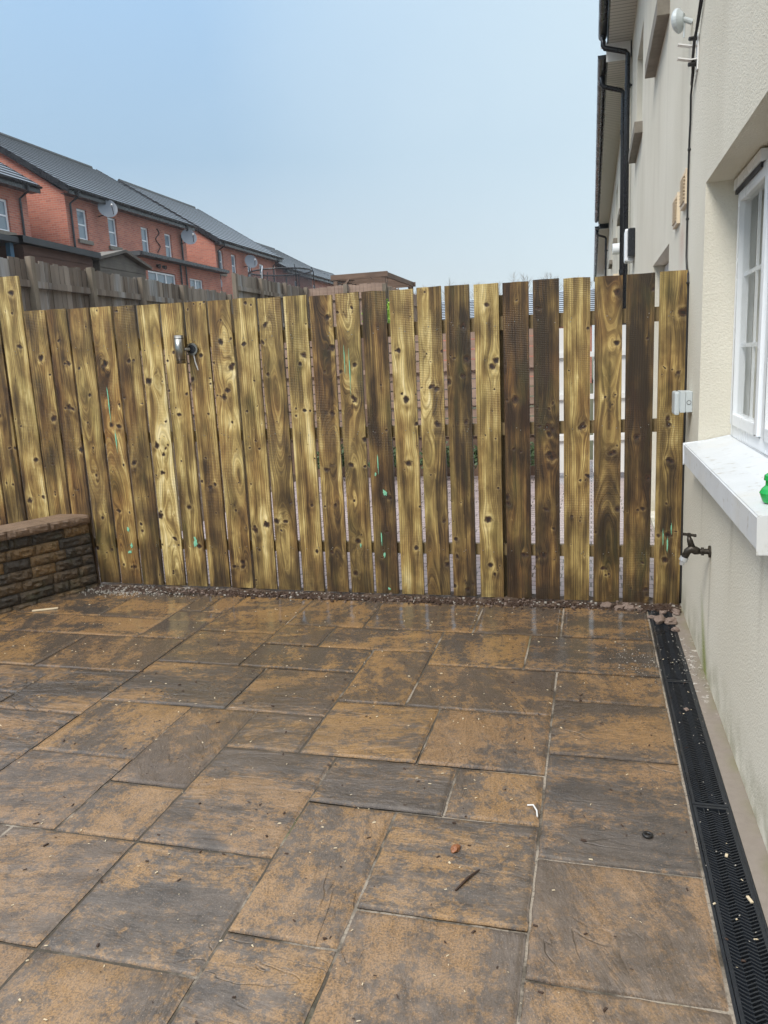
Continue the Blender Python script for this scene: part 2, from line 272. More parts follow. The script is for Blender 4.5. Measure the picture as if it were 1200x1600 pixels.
# ================================================================== mesh helper
def rnd(a, b): return random.uniform(a, b)
class MB:
    def __init__(s): s.v = []; s.f = []
    def quad(s, *p): i = len(s.v); s.v += [tuple(q) for q in p]; s.f.append(tuple(range(i, i+len(p))))
    def box(s, x0, x1, y0, y1, z0, z1, M=None):
        i = len(s.v); P = [(x, y, z) for x in (x0, x1) for y in (y0, y1) for z in (z0, z1)]
        if M is not None: P = [tuple(M @ Vector(p)) for p in P]
        s.v += P; s.f += [tuple(i+k for k in q) for q in ((0, 1, 3, 2), (4, 6, 7, 5), (0, 4, 5, 1), (2, 3, 7, 6), (0, 2, 6, 4), (1, 5, 7, 3))]
    def tube(s, pts, r, n=8, caps=True):
        pts = [Vector(p) for p in pts]; i0 = len(s.v); up = None
        for k, p in enumerate(pts):
            d = (pts[min(k+1, len(pts)-1)]-pts[max(k-1, 0)]).normalized()
            a = d.orthogonal().normalized() if up is None else (up - d*up.dot(d)).normalized(); up = a; b = d.cross(a)
            rk = r[k] if isinstance(r, (list, tuple)) else r
            for j in range(n): q = 2*pi*j/n; s.v.append(tuple(p+rk*(cos(q)*a+sin(q)*b)))
        for k in range(len(pts)-1):
            for j in range(n): a = i0+k*n+j; b = i0+k*n+(j+1) % n; s.f.append((a, b, b+n, a+n))
        if caps: s.f.append(tuple(i0+j for j in range(n))[::-1]); s.f.append(tuple(i0+(len(pts)-1)*n+j for j in range(n)))
    def cyl(s, p, q, r, n=16): s.tube([p, q], r, n)
    def build(s, name, mat, parent=None, smooth=False, bevel=0, org=None):
        me = bpy.data.meshes.new(name); o0 = Vector(org) if org else Vector((0, 0, 0))
        if parent is not None and org is None: o0 = parent.location.copy() if parent.parent is None else o0
        me.from_pydata([tuple(Vector(q)-o0) for q in s.v], [], s.f); me.materials.append(mat)
        o = bpy.data.objects.new(name, me); COL.objects.link(o)
        bm = bmesh.new(); bm.from_mesh(me)
        if bevel: 
            bmesh.ops.remove_doubles(bm, verts=bm.verts, dist=1e-5)
            bmesh.ops.bevel(bm, geom=bm.edges[:]+bm.verts[:], offset=bevel, segments=2, affect='EDGES', profile=.6)
        bmesh.ops.recalc_face_normals(bm, faces=bm.faces); bm.to_mesh(me); bm.free()
        if smooth:
            for p in me.polygons: p.use_smooth = True
        if parent is not None: o.parent = parent
        else: o.location = o0
        return o
def tag(o, label=None, cat=None, group=None, kind=None):
    for k, v in (('label', label), ('category', cat), ('group', group), ('kind', kind)):
        if v: o[k] = v
    return o
def thing(name, label, cat, loc, group=None):
    o = bpy.data.objects.new(name, None); COL.objects.link(o); o.location = loc; return tag(o, label, cat, group)
def struct(o): o['kind'] = 'structure'; return o
def spart(mb, name, mat, par, **k):     # sub-part: geometry given in world coordinates
    w = Vector((0, 0, 0)); q = par
    while q: w += q.location; q = q.parent
    return mb.build(name, mat, par, org=tuple(w), **k)

# ================================================================== ground
def sheet(name, x0, x1, y0, y1, z, mat, nx=1, ny=1, hf=None):
    mb = MB(); 
    for i in range(nx+1):
        for j in range(ny+1):
            x = x0+(x1-x0)*i/nx; y = y0+(y1-y0)*j/ny; mb.v.append((x, y, hf(x, y) if hf else z))
    mb.f = [(i*(ny+1)+j, (i+1)*(ny+1)+j, (i+1)*(ny+1)+j+1, i*(ny+1)+j+1) for i in range(nx) for j in range(ny)]
    return struct(mb.build(name, mat, smooth=bool(hf)))
sheet('ground', -400, 400, -60, 700, -.06, far_mat)
def terr(x, y):
    a = min(1, max(0, (-3.9-x)/3.0)); b = min(1, max(0, (-7-x)/10.))
    h = .46 if x < -3.8 else -.08
    return h + a*1.0 + b*1.2 if x < -3.8 else h
def garden_h(x, y):
    if x > -3.95 + (0 if y > 4.6 else -(4.6-y)*.44): return -.08
    a = min(1, max(0, (-4.4-x)/2.6)); b = min(1, max(0, (-7-x)/10.)); return .44+a*.9+b*1.1
sheet('raised_ground', -60, -3.9, -6, 110, 0, soil_mat, 57, 60, garden_h)
sheet('neighbour_paving', -3.88, .517, 4.79, 11.5, -.03, pave_mat)
sheet('joint_bed', -3.9, .325, -1.2, 4.62, -.007, joint_mat)
sheet('concrete_edging', .452, .5165, -1.2, 4.64, -.002, conc_mat, 1, 60)
sheet('soil_strip', -3.9, .5165, 4.55, 4.80, -.012, soil_mat, 160, 8, lambda x, y: -.004+.022*noise.noise((x*9, y*9, 0))+.012*noise.noise((x*33, y*33, 2)))

# ---- patio slabs on a 0.16 m module
MX, X0, Y0 = .1602, -.157, 1.651
sl_ = [(-3,0,15,18),(0,3,15,18),(-7,-3,15,18),(-10,-7,15,18),(-13,-10,14,18),(-13,-10,11,14),(-10,-8,13,15),(-8,-4,13,15),(-10,-6,11,13),(-6,-4,9,13),(-4,-1,12,15),(-4,0,9,12),(-1,3,12,15),
 (0,3,10,12),(0,3,7,10),(0,3,3,7),(0,3,0,3),(0,3,-4,0),(-3,0,6,9),(-6,-3,6,9),(-9,-6,8,11),(-8,-6,6,8),(-5,-2,4,6),(-2,0,4,6),(-3,0,1,4),(-3,0,-3,1),(-5,-3,0,4),(-5,-3,-4,0),(-8,-5,-1,2),
 (-8,-5,-5,-1),(-8,-5,2,6),(-10,-8,2,4),(-10,-8,4,8),(-13,-10,5,8),(-13,-10,2,5),(-11,-8,-1,2),(-12,-8,-4,-1),(-13,-9,8,11),(-17,-13,10,13),(-21,-17,10,13),(-19,-15,13,15),(-15,-13,13,16),
 (-22,-18,15,18),(-18,-15,15,18),(-15,-14,16,18),(-14,-13,16,18),(-16,-13,7,10),(-19,-16,8,10),(-19,-16,5,8),(-16,-13,3,7),(-14,-11,-1,2),(-16,-13,2,3)]
# fl: preset tints (ochre amount) for the slabs whose colour stands out in the view
tint = {(-5,-2,4,6): .05, (0,3,3,7): .38, (0,3,7,10): .15, (-4,0,9,12): .18, (-9,-6,8,11): .30, (-3,0,6,9): .75, (-6,-3,6,9): .70, (-2,0,4,6): .62, (-8,-5,2,6): .42, (0,3,0,3): .50,
        (-3,0,-3,1): .60, (-3,0,1,4): .42, (0,3,-4,0): .32, (-5,-3,0,4): .55, (-13,-10,5,8): .45, (-10,-8,4,8): .30, (-6,-4,9,13): .45, (-8,-5,-1,2): .42}
random.seed(11); occ = set()
for a, b, c_, d in sl_:
    for i in range(a, b):
        for j in range(c_, d): occ.add((i, j))
for j in range(-18, 18):
    for i in range(-24, 3):
        if (i, j) in occ: continue
        for w, h in random.sample([(3, 4), (4, 3), (3, 3), (3, 2), (2, 3), (4, 2), (2, 2)], 7)+[(2, 1), (1, 2), (1, 1)]:
            cells = [(i+p, j+q) for p in range(w) for q in range(h)]
            if all(cc not in occ and cc[0] < 3 and cc[1] < 18 for cc in cells): occ.update(cells); sl_.append((i, i+w, j, j+h)); break
verts, faces, sat = [], [], []
for (a, b, c_, d) in sl_:
    x0, x1, y0, y1 = X0+a*MX, X0+b*MX, Y0+c_*MX, Y0+d*MX
    if y1 > 4.5: y1 = 4.565+rnd(-.012, .015)
    if b == 3: x1 = .318
    g = .0042; x0 += g; x1 -= g; y0 += g; y1 -= g
    step = .022 if y0 > 1 and x0 > -3.9 else .08
    nx, ny = max(4, int((x1-x0)/step)), max(4, int((y1-y0)/step)); base = len(verts)
    key = (a, b, c_, d); sv = (random.random(), tint.get(key, random.uniform(.3, .72)), random.random(), 1); tilt = (rnd(-.003, .003), rnd(-.003, .003), rnd(-.0015, .0015))
    us = [0, .006/(x1-x0)]+[k/nx for k in range(1, nx)]+[1-.006/(x1-x0), 1]; vs = [0, .006/(y1-y0)]+[k/ny for k in range(1, ny)]+[1-.006/(y1-y0), 1]
    for iu, u in enumerate(us):
        for iv, v in enumerate(vs):
            x = x0+u*(x1-x0); y = y0+v*(y1-y0); e = iu in (0, len(us)-1) or iv in (0, len(vs)-1)
            wx = .0028*noise.noise((y*16, a*3.1+(u > .5)*9, 1)); wy = .0028*noise.noise((x*16, c_*3.1+(v > .5)*9, 5))
            z = .0018*noise.noise((x*7, y*7, a+b*7))+.001*noise.noise((x*22, y*22, 3))+tilt[0]*(u-.5)+tilt[1]*(v-.5)+tilt[2]
            if e: z -= .006
            verts.append((x+wx, y+wy, z)); sat.append(sv)
    nv = len(vs)
    for iu in range(len(us)-1):
        for iv in range(nv-1): q = base+iu*nv+iv; faces.append((q, q+nv, q+nv+1, q+1))
    # skirts
    ring = [base+i*nv for i in range(len(us))]+[base+(len(us)-1)*nv+j for j in range(1, nv)]+[base+i*nv+nv-1 for i in range(len(us)-2, -1, -1)]+[base+j for j in range(nv-2, 0, -1)]
    s0 = len(verts)
    for r in ring: p = verts[r]; verts.append((p[0], p[1], -.03)); sat.append(sv)
    for k in range(len(ring)): faces.append((ring[k], ring[(k+1) % len(ring)], s0+(k+1) % len(ring), s0+k))
def attach(me, name, vals, typ='FLOAT'):
    at = me.attributes.new(name, typ, 'POINT')
    if typ == 'FLOAT_COLOR': at.data.foreach_set('color', [c for v in vals for c in v])
    else: at.data.foreach_set('value', vals)
me = bpy.data.meshes.new('patio_paving'); me.from_pydata(verts, [], faces); me.materials.append(slab_mat); attach(me, 'slab', sat, 'FLOAT_COLOR')
for p in me.polygons: p.use_smooth = True
struct_o = bpy.data.objects.new('patio_paving', me); COL.objects.link(struct_o); struct(struct_o)

# ================================================================== drain
dr = thing('channel_drain', 'black plastic drainage channel with herringbone gratings along the foot of the cream wall', 'drain', (.385, 1.5, 0))
mb = MB(); mb.box(.326, .452, -1.2, 4.60, -.09, -.08); mb.box(.322, .330, -1.2, 4.60, -.08, -.003); mb.box(.444, .451, -1.2, 4.60, -.08, -.003); mb.build('channel', drain_pl, dr)
random.seed(3)
for k, (ya, yb) in enumerate(((3.545, 4.56), (2.515, 3.54), (1.485, 2.51), (.455, 1.48))):
    mb = MB(); x0, x1 = .3315, .4425
    mb.box(x0, x0+.010, ya, yb, -.022, 0); mb.box(x1-.010, x1, ya, yb, -.022, 0); mb.box(x0+.01, x1-.01, ya, ya+.012, -.022, -.0005); mb.box(x0+.01, x1-.01, yb-.012, yb, -.022, -.0005)
    xs = [x0+.010+(x1-x0-.020)*i/4 for i in range(5)]; pit_ = .0132; n = int((yb-ya-.05)/pit_); sgn = 1
    for i in range(4):
        sg = 1 if i % 2 else -1; xa, xb = xs[i], xs[i+1]
        for j in range(n+1):
            y = ya+.022+j*pit_; d = .0075*sg; b0 = len(mb.v)
            for (x, yy) in ((xa, y-d), (xb, y+d)):
                mb.v += [(x, yy-.0026, -.012), (x, yy+.0026, -.012), (x, yy+.0022, 0.0012), (x, yy-.0022, 0.0012)]
            mb.f += [(b0, b0+1, b0+5, b0+4), (b0+1, b0+2, b0+6, b0+5), (b0+2, b0+3, b0+7, b0+6), (b0+3, b0, b0+4, b0+7)]
    for i in (1, 3): mb.box(xs[i]-.0016, xs[i]+.0016, ya+.012, yb-.012, -.02, -.003)
    mb.build('grating', drain_pl, dr)

# ================================================================== timber fence
BD = [(-4.02,-3.835,2.207,.0,.68,.15),(-3.822,-3.652,1.967,.0,.50,.35),(-3.636,-3.484,1.965,.0,.42,.55),(-3.466,-3.305,1.96,.02,.46,.15),(-3.288,-3.130,1.958,.017,.60,.65),(-3.113,-2.950,1.954,.014,.42,.15),
(-2.931,-2.776,1.95,.014,.70,.15),(-2.757,-2.603,1.948,.014,.66,.1),(-2.580,-2.428,1.947,.015,.50,.3),(-2.412,-2.254,1.943,.013,.56,.3),(-2.234,-2.078,1.945,.01,.68,.1),(-2.061,-1.907,1.937,.008,.55,.1),
(-1.884,-1.732,1.937,.006,.62,.1),(-1.711,-1.563,1.927,.006,.38,.35),(-1.540,-1.389,1.931,.005,.56,.1),(-1.370,-1.216,1.93,.006,.33,.2),(-1.194,-1.047,1.927,.006,.66,.1),(-1.023,-.875,1.931,.007,.60,.05),
(-.852,-.705,1.929,.006,.36,.1),(-.677,-.532,1.925,.003,.66,.1),(-.508,-.358,1.923,.002,.28,.6),(-.333,-.185,1.926,.001,.20,.35),(-.160,-.010,1.922,.003,.56,.15),(.014,.166,1.918,-.002,.46,.2),(.187,.339,1.919,-.005,.20,.2),(.364,.508,1.921,-.006,.56,.15)]
BD.insert(0, (-4.20, -4.04, 2.0, .0, .5, .2)); BD.insert(0, (-4.385, -4.22, 2.0, .0, .42, .6)); BD.insert(0, (-4.56, -4.40, 2.0, .0, .5, .3))
YF = 4.70
fence = thing('timber_fence', 'close upright treated pine boards, wet and full of knots, closing off the patio', 'fence', (-1.7, YF, 0))
def board(k, x0, x1, zt, zb, tone, red):
    random.seed(100+k); w = x1-x0; h = zt-zb; nu = 24; nv = int(h/.008)
    # knots grouped in whorls
    kn = []; z = rnd(.05, .3)
    while z < h:
        for _ in range(random.choice([1, 1, 2, 3, 4])): kn.append((rnd(.004, w-.004), z+rnd(-.035, .035), random.choice([.004, .005, .006, .007, .008, .011, .014, .018])*rnd(.8, 1.15)))
        z += rnd(.12, .34)
    for _ in range(5): kn.append((rnd(.01, w-.01), rnd(.02, h), rnd(.0025, .004)))
    kn = [q+(random.choice([.95, 1, 1.25, 1.6]), cos(a_), sin(a_)) if abs(q[2]) < 1 else q for q in kn for a_ in (rnd(-1.2, 1.2),)]
    ctr = w*rnd(.2, .8); dsl = rnd(-.5, .5); sd_ = k*3.37
    style = random.choice([0, 0, 1, 0, 1])
    V, gxs, kds, tns = [], [], [], []
    amp = rnd(.13, .27)
    for i in range(nu+1):
        for j in range(nv+1):
            u = w*i/nu; v = h*j/nv
            # growth-ring coordinate: flat-sawn arches around ctr
            hh = .05+.055*noise.noise((sd_, v*1.1, 0))+.02*noise.noise((sd_+5, v*3.4, 0))
            c0 = ctr+.03*noise.noise((sd_+9, v*.9, 3))
            r = sqrt((u-c0)**2+hh*hh*1.5) if style else u*.9+.02*noise.noise((sd_, v*.8, 4))
            best = 9.; lift = 0
            for (ku, kv, kr, kx, kc, ks) in kn:
                du, dv = u-ku, v-kv
                if abs(dv) > kr*11: continue
                a2 = (du/(kr*2.3))**2+(dv/(kr*4.8))**2
                if a2 < 7: g = exp(-a2); r -= du*.85*g; lift += g*(.5 if dv > 0 else .8)
                pa, pb = du*kc+dv*ks, (dv*kc-du*ks)*kx; d = sqrt(pa*pa+pb*pb)/kr*(1+.35*noise.noise((du*70, dv*70, kr*999)))
                best = min(best, d)
            tv = tone+.02+amp*1.6*noise.noise((sd_+r*16, v*1.1, 7))-.12*(1-min(1, v/1.1))*(1 if k < 16 else .4)+.14*noise.noise((sd_+u*34, v*2.6, 1))+.42*min(1.2, lift)*noise.noise((u*30, v*26, sd_))+.22*noise.noise((u*13, v*7, sd_+3))  # lift term paints bright/dark shading of an undulating surface around knots
            if k == 16 and abs(u-w*.5) > w*.32: tv += .25           # pale sapwood edges on the dark board
            if k == 11: tv += .12*(1 if abs(u-w*.5) > w*.3 else -.6)
            if k in (20, 21): tv += -.17 if u > w*(.55+.2*noise.noise((v*2, 3, k))) else .05
            if k == 28: tv -= .36*exp(-((u-w*.5-.02*sin(v*9))/.035)**2)*(1 if v < .78 else max(0, 1-(v-.78)*9))
            if k == 26: tv -= .22*exp(-((u-w*.55)/.008)**2)*(1 if 1.05 < v < 1.5 else 0)
            zz = v+(.004*noise.noise((u*9, k, 0)) if j == nv else 0)
            bow = .002*noise.noise((sd_, v*1.2, 8))
            V.append((u-w/2, bow, zz)); gxs.append(r); kds.append(min(1., best*.25)); tns.append(tv)
    n = nv+1; F = [(i*n+j, i*n+j+1, (i+1)*n+j+1, (i+1)*n+j) for i in range(nu) for j in range(nv)]
    F = [f[::-1] for f in F]
    # back and edges
    ring = [i*n for i in range(nu+1)]+[nu*n+j for j in range(1, n)]+[i*n+nv for i in range(nu-1, -1, -1)]+[j for j in range(nv-1, 0, -1)]
    s0 = len(V)
    for r_ in ring:
        V.append((V[r_][0], V[r_][1]+.021, V[r_][2])); gxs.append(gxs[r_]+.01); kds.append(1.); tns.append(tns[r_]-.12)
    L = len(ring)
    F += [(ring[q], ring[(q+1) % L], s0+(q+1) % L, s0+q) for q in range(L)]; F.append(tuple(s0+q for q in range(L))[::-1])
    me = bpy.data.meshes.new('board'); me.from_pydata(V, [], F); me.materials.append(wood)
    attach(me, 'gx', gxs); attach(me, 'kd', kds); attach(me, 'tone', tns); attach(me, 'seed', [sd_]*len(V)); attach(me, 'red', [red]*len(V))
    o = bpy.data.objects.new('board', me); COL.objects.link(o); o.parent = fence; o.location = ((x0+x1)/2+1.7, 0, zb)
    bm = bmesh.new(); bm.from_mesh(me); bmesh.ops.recalc_face_normals(bm, faces=bm.faces); bm.to_mesh(me); bm.free()
    return o
boards = [board(k, *b) for k, b in enumerate(BD)]
for z0, z1 in ((1.655, 1.735), (1.03, 1.105), (.275, .345)):
    mb = MB(); mb.box(-4.6, .512, YF+.0235, YF+.062, z0, z1); mb.build('rail', rail_wood, fence)
for x in (-4.03, -2.34, -.53, .455):
    mb = MB(); mb.box(x-.045, x+.045, YF+.064, YF+.15, -.05, 1.86 if x < .4 else 1.80); mb.build('post', rail_wood, fence)
mb = MB()
for b in BD[3:]:
    for z in (1.70, 1.68, 1.075, 1.06, .31, .30):
        x = rnd(b[0]+.02, b[1]-.02); mb.cyl((x, YF-.0022, z), (x, YF+.004, z), .0032, 6)
s_ = mb.build('fence_screws', steel_mat, fence); s_['kind'] = 'stuff'
def splat(x, z, rx, rz, n=14, par=None, seed=0):
    random.seed(seed+int(abs(x*1000))); mb = MB(); i = len(mb.v); pts = []
    for k in range(n):
        a = 2*pi*k/n; q = rnd(.45, 1.1); pts.append((x+rx*q*cos(a), YF-.0042, z+rz*q*sin(a)))
    mb.v = [(x, YF-.0052, z)]+pts; mb.f = [(0, 1+k, 1+(k+1) % n) for k in range(n)]
    bo = min(boards, key=lambda b: abs(b.location.x-1.7-x)); spart(mb, 'paint_splash', mint, bo)
for (x, z, rx, rz) in ((-2.66,.335,.018,.045),(-3.185,.42,.012,.02),(-3.17,.30,.012,.02),(-3.19,.255,.018,.016),(-3.225,1.30,.005,.13),(-3.20,1.06,.005,.10),(-1.28,.68,.016,.026),(-1.315,.87,.004,.07),(-1.315,.38,.005,.05),
                       (-1.30,.27,.010,.024),(-1.46,.33,.007,.018),(-1.50,1.52,.003,.11),(-1.47,1.45,.004,.16),(-1.28,.04,.010,.012),(.41,.41,.004,.05),(.435,.36,.004,.06),(.455,.46,.003,.045),(-1.335,.80,.007,.015)):
    splat(x, z, rx, rz)

# ---- stainless wall light
wl = thing('wall_light', 'brushed steel cylinder spotlight with trailing cable on the upper fence boards', 'outdoor light', (-2.60, 4.62, 1.64))
mb = MB(); mb.tube([(-2.60, 4.625, 1.735), (-2.60, 4.625, 1.555)], .0305, 28); b_ = mb.build('lamp_body', steel_mat, wl, smooth=False)
for p in b_.data.polygons: p.use_smooth = len(p.vertices) == 4
for z in (1.715, 1.578): mb = MB(); mb.cyl((-2.60, 4.625, z+.0015), (-2.60, 4.625, z-.0015), .0311, 28); spart(mb, 'seam_ring', black_pl, b_)
mb = MB(); mb.cyl((-2.545, 4.697, 1.645), (-2.545, 4.682, 1.645), .040, 28); pl_ = mb.build('mounting_plate', steel_mat, wl); mb = MB(); mb.cyl((-2.545, 4.6815, 1.645), (-2.545, 4.679, 1.645), .028, 24); spart(mb, 'backplate_seal', black_pl, pl_)
mb = MB(); mb.cyl((-2.560, 4.68, 1.645), (-2.60, 4.64, 1.645), .010, 12); mb.build('arm', steel_mat, wl)
mb = MB(); mb.tube([(-2.538, 4.69, 1.608), (-2.534, 4.695, 1.56), (-2.520, 4.705, 1.50), (-2.512, 4.715, 1.44)], .0045, 8); mb.build('cable', paint_w, wl)

# ================================================================== retaining wall
A = Vector((-3.452, 4.655, 0)); D = Vector((-.40, -.917, 0)).normalized(); N_ = Vector((D.y*-1, D.x, 0)); N_ = Vector((.917, -.40, 0)).normalized()
gw = thing('garden_wall', 'low retaining wall of split-face ochre and grey blocks in front of the fence', 'garden wall', (-3.7, 4.1, 0))
verts, faces, sat = [], [], []; random.seed(21)
def rough_block(p, L, dep, z0, z1, sv, amp=.011):
    """p: front corner (start), runs along D for L, depth behind -N_"""
    nu, nw = max(3, int(L/.018)), 4; base = len(verts)
    for i in range(nu+1):
        for j in range(nw+1):
            u, w_ = L*i/nu, (z1-z0)*j/nw; ed = i in (0, nu) or j in (0, nw)
            q = p+D*u; o = amp*(.4+1.2*noise.noise((q.x*30, q.y*30, (z0+w_)*40)))+amp*.5*noise.noise((q.x*80, q.y*80, (z0+w_)*90))
            if ed: o = -.006
            q = q+N_*o; verts.append((q.x, q.y, z0+w_)); sat.append(sv)
    n = nw+1
    for i in range(nu):
        for j in range(nw): faces.append((base+i*n+j, base+(i+1)*n+j, base+(i+1)*n+j+1, base+i*n+j+1))
    ring = [base+i*n for i in range(nu+1)]+[base+nu*n+j for j in range(1, n)]+[base+i*n+nw for i in range(nu-1, -1, -1)]+[base+j for j in range(nw-1, 0, -1)]
    s0 = len(verts)
    for r in ring: q = Vector(verts[r])-N_*dep; verts.append(tuple(q)); sat.append(sv)
    for k in range(len(ring)): faces.append((ring[k], ring[(k+1) % len(ring)], s0+(k+1) % len(ring), s0+k))
z = -.045
for cidx in range(7):
    h = .0735; u = 0; off = A - N_*(.006*cidx)
    lens = [(.10, .16, .2, .17), (.21, .12, .24, .2), (.13, .19, .22), (.09, .20, .17), (.20, .26, .18), (.24, .17, .2), (.19, .23, .16)][cidx]; k = 0
    while u < 3.2:
        L = lens[k] if k < len(lens) else rnd(.13, .26); k += 1
        rough_block(off+D*u, L-.004, .14, z, z+h-.003, (random.choice([.0, .1, .25, .55, .85]), 0, 0, 1)); u += L
    z += h
me = bpy.data.meshes.new('blockwork'); me.from_pydata([tuple(Vector(v)-gw.location) for v in verts], [], faces); me.materials.append(block_mat); attach(me, 'slab', sat, 'FLOAT_COLOR')
o = bpy.data.objects.new('blockwork', me); COL.objects.link(o); o.parent = gw
bm = bmesh.new(); bm.from_mesh(me); bmesh.ops.recalc_face_normals(bm, faces=bm.faces); bm.to_mesh(me); bm.free()
u = .0
for k in range(11):
    L = .30; verts, faces, sat = [], [], []; rough_block(A-N_*.016+D*(u-.005), L-.004, .26, z+.002, z+.058, (0, 0, 0, 1), .007)
    me = bpy.data.meshes.new('coping'); s0 = len(verts)-((len(verts))//2)
    # top cover
    q0 = A-N_*.024+D*(u-.003); b0 = len(verts)
    for (uu, dd) in ((0, .0), (L-.008, .0), (L-.008, .25), (0, .25)):
        p = q0+D*uu-N_*dd; verts.append((p.x, p.y, z+.0585))
    faces.append((b0, b0+1, b0+2, b0+3))
    me.from_pydata([tuple(Vector(v)-gw.location) for v in verts], [], faces); me.materials.append(coping_mat)
    o = bpy.data.objects.new('coping', me); COL.objects.link(o); o.parent = gw; u += L
    bm = bmesh.new(); bm.from_mesh(me); bmesh.ops.recalc_face_normals(bm, faces=bm.faces); bm.to_mesh(me); bm.free()

# ================================================================== walls with openings
def wallgrid(mb, P, ua, ub, za, zb, ops, depth, nrm):
    """P(u,z)->point on the face; ops = (u0,u1,z0,z1[,depth]); nrm outward"""
    us = sorted({ua, ub}|{o[0] for o in ops}|{o[1] for o in ops}); zs = sorted({za, zb}|{o[2] for o in ops}|{o[3] for o in ops})
    for i in range(len(us)-1):
        for j in range(len(zs)-1):
            cu, cz = (us[i]+us[i+1])/2, (zs[j]+zs[j+1])/2
            if any(o[0] < cu < o[1] and o[2] < cz < o[3] for o in ops): continue
            mb.quad(P(us[i], zs[j]), P(us[i+1], zs[j]), P(us[i+1], zs[j+1]), P(us[i], zs[j+1]))
    for o in ops:
        d = Vector(nrm)*-(o[4] if len(o) > 4 else depth); c = [P(o[0], o[2]), P(o[1], o[2]), P(o[1], o[3]), P(o[0], o[3])]
        for k in range(4): a, b = Vector(c[k]), Vector(c[(k+1) % 4]); mb.quad(a, b, b+d, a+d)

# ================================================================== rendered house on the right
XW = .517
hs = thing('rendered_house', 'cream rendered two storey house with white framed window beside the patio', 'house', (XW, 4, 0))
ops = [(2.30, 4.135, 1.03, 2.26, .20), (5.95, 7.45, .02, 2.22, .12), (6.38, 7.52, 3.92, 5.0, .10), (9.48, 10.65, 3.90, 4.94, .10), (-2.2, -.6, 1.03, 2.26, .2), (2.6, 4.0, 3.9, 5.0, .12), (8.9, 10.4, 1.0, 2.2, .1)]
mb = MB(); wallgrid(mb, lambda u, z: (XW, u, z), -3.5, 12.15, -.15, 5.69, ops, .1, (-1, 0, 0))
mb.quad((XW, 12.15, -.15), (9, 12.15, -.15), (9, 12.15, 5.62), (XW, 12.15, 5.62)); mb.quad((XW, -3.5, -.15), (9, -3.5, -.15), (9, -3.5, 5.62), (XW, -3.5, 5.62))
mb.quad((9, 12.15, -.15), (9, -3.5, -.15), (9, -3.5, 5.62), (9, 12.15, 5.62))
for y in (12.15, -3.5): mb.quad((XW, y, 5.62), (9, y, 5.62), (4.76, y, 8.4))
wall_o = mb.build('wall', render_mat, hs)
TS = .052
def roof_slope(mb, e0, e1, r0, r1, n):
    """stepped tile courses from eaves line e0-e1 to ridge line r0-r1"""
    e0, e1, r0, r1 = map(Vector, (e0, e1, r0, r1)); nrm = (e1-e0).cross(r0-e0).normalized()
    if nrm.z < 0: nrm = -nrm
    for k in range(n):
        a, b = k/n, (k+1.06)/n; b = min(b, 1)
        p0, p1 = e0.lerp(r0, a)+nrm*TS, e1.lerp(r1, a)+nrm*TS; q0, q1 = e0.lerp(r0, b)+nrm*.004, e1.lerp(r1, b)+nrm*.004
        mb.quad(p0, p1, q1, q0); mb.quad(p0-nrm*TS, p1-nrm*TS, p1, p0)
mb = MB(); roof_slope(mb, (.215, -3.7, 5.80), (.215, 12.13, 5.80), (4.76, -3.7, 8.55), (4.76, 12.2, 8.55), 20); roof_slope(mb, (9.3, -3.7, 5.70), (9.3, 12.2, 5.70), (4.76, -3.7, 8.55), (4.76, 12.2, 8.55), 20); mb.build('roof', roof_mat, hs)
def gutter(par, x, ya, yb, z, r=.058):
    mb = MB(); n = 8
    for i in range(2):
        rr_ = r-(.006 if i else 0)
        b0 = len(mb.v)
        for y in (ya, yb):
            for k in range(n+1): a = pi+pi*k/n; mb.v.append((x+rr_*cos(a), y, z+rr_*sin(a)))
        for k in range(n): mb.f.append((b0+k, b0+k+1, b0+n+2+k, b0+n+1+k))
    for y in (ya, yb): mb.v += [(x+r*cos(pi+pi*k/n), y, z+r*sin(pi+pi*k/n)) for k in range(n+1)]; b0 = len(mb.v)-n-1; mb.f.append(tuple(range(b0, b0+n+1)))
    return mb.build('gutter', black_pl, par, smooth=False)
gutter(hs, .125, -3.6, 12.13, 5.77)
mb = MB(); mb.box(.184, .204, -3.6, 12.15, 5.68, 5.84); mb.build('fascia', black_pl, hs)
mb = MB(); mb.box(.205, .516, -3.6, 12.15, 5.68, 5.695); mb.build('soffit', soffit_mat, hs)
def downpipe(par, xg, xw, y, zt, zb, r=.034, clips=(4.9, 3.5, 2.0, .8)):
    mb = MB(); mb.tube([(xg, y, zt), (xg, y, zt-.13), (xg+.02, y, zt-.17), (xw-.03, y, zt-.25), (xw, y, zt-.29), (xw, y, zt-.40), (xw, y, zb)], r, 12); d = mb.build('downpipe', black_pl, par, smooth=True)
    for z in clips:
        mb = MB(); mb.cyl((xw, y, z+.03), (xw, y, z-.03), r+.007, 12); mb.box(xw, xw+.07, y-.012, y+.012, z-.012, z+.012); spart(mb, 'pipe_clip', black_pl, d)
    return d
downpipe(hs, .130, .455, 11.95, 5.73, 0, clips=(5.05, 2.85, 1.3))
# upper sills
for (ya, yb) in ((6.30, 7.62), (9.36, 10.80)):
    mb = MB(); mb.box(.432, .530, ya, yb, 3.80, 3.915); s_ = mb.build('upper_sill', csill_mat, hs, bevel=.004)
# main sill
mb = MB(); i = 0
prof = [(.452, .925), (.450, 1.026), (.56, 1.040), (.66, 1.062), (.72, 1.066), (.72, .925)]
for y in (2.285, 4.128): mb.v += [(x, y, z) for x, z in prof]
n = len(prof); mb.f = [(k, (k+1) % n, (k+1) % n+n, k+n) for k in range(n)]+[tuple(range(n)), tuple(range(2*n-1, n-1, -1))]
mb.build('window_sill', sill_mat, hs, bevel=.005)
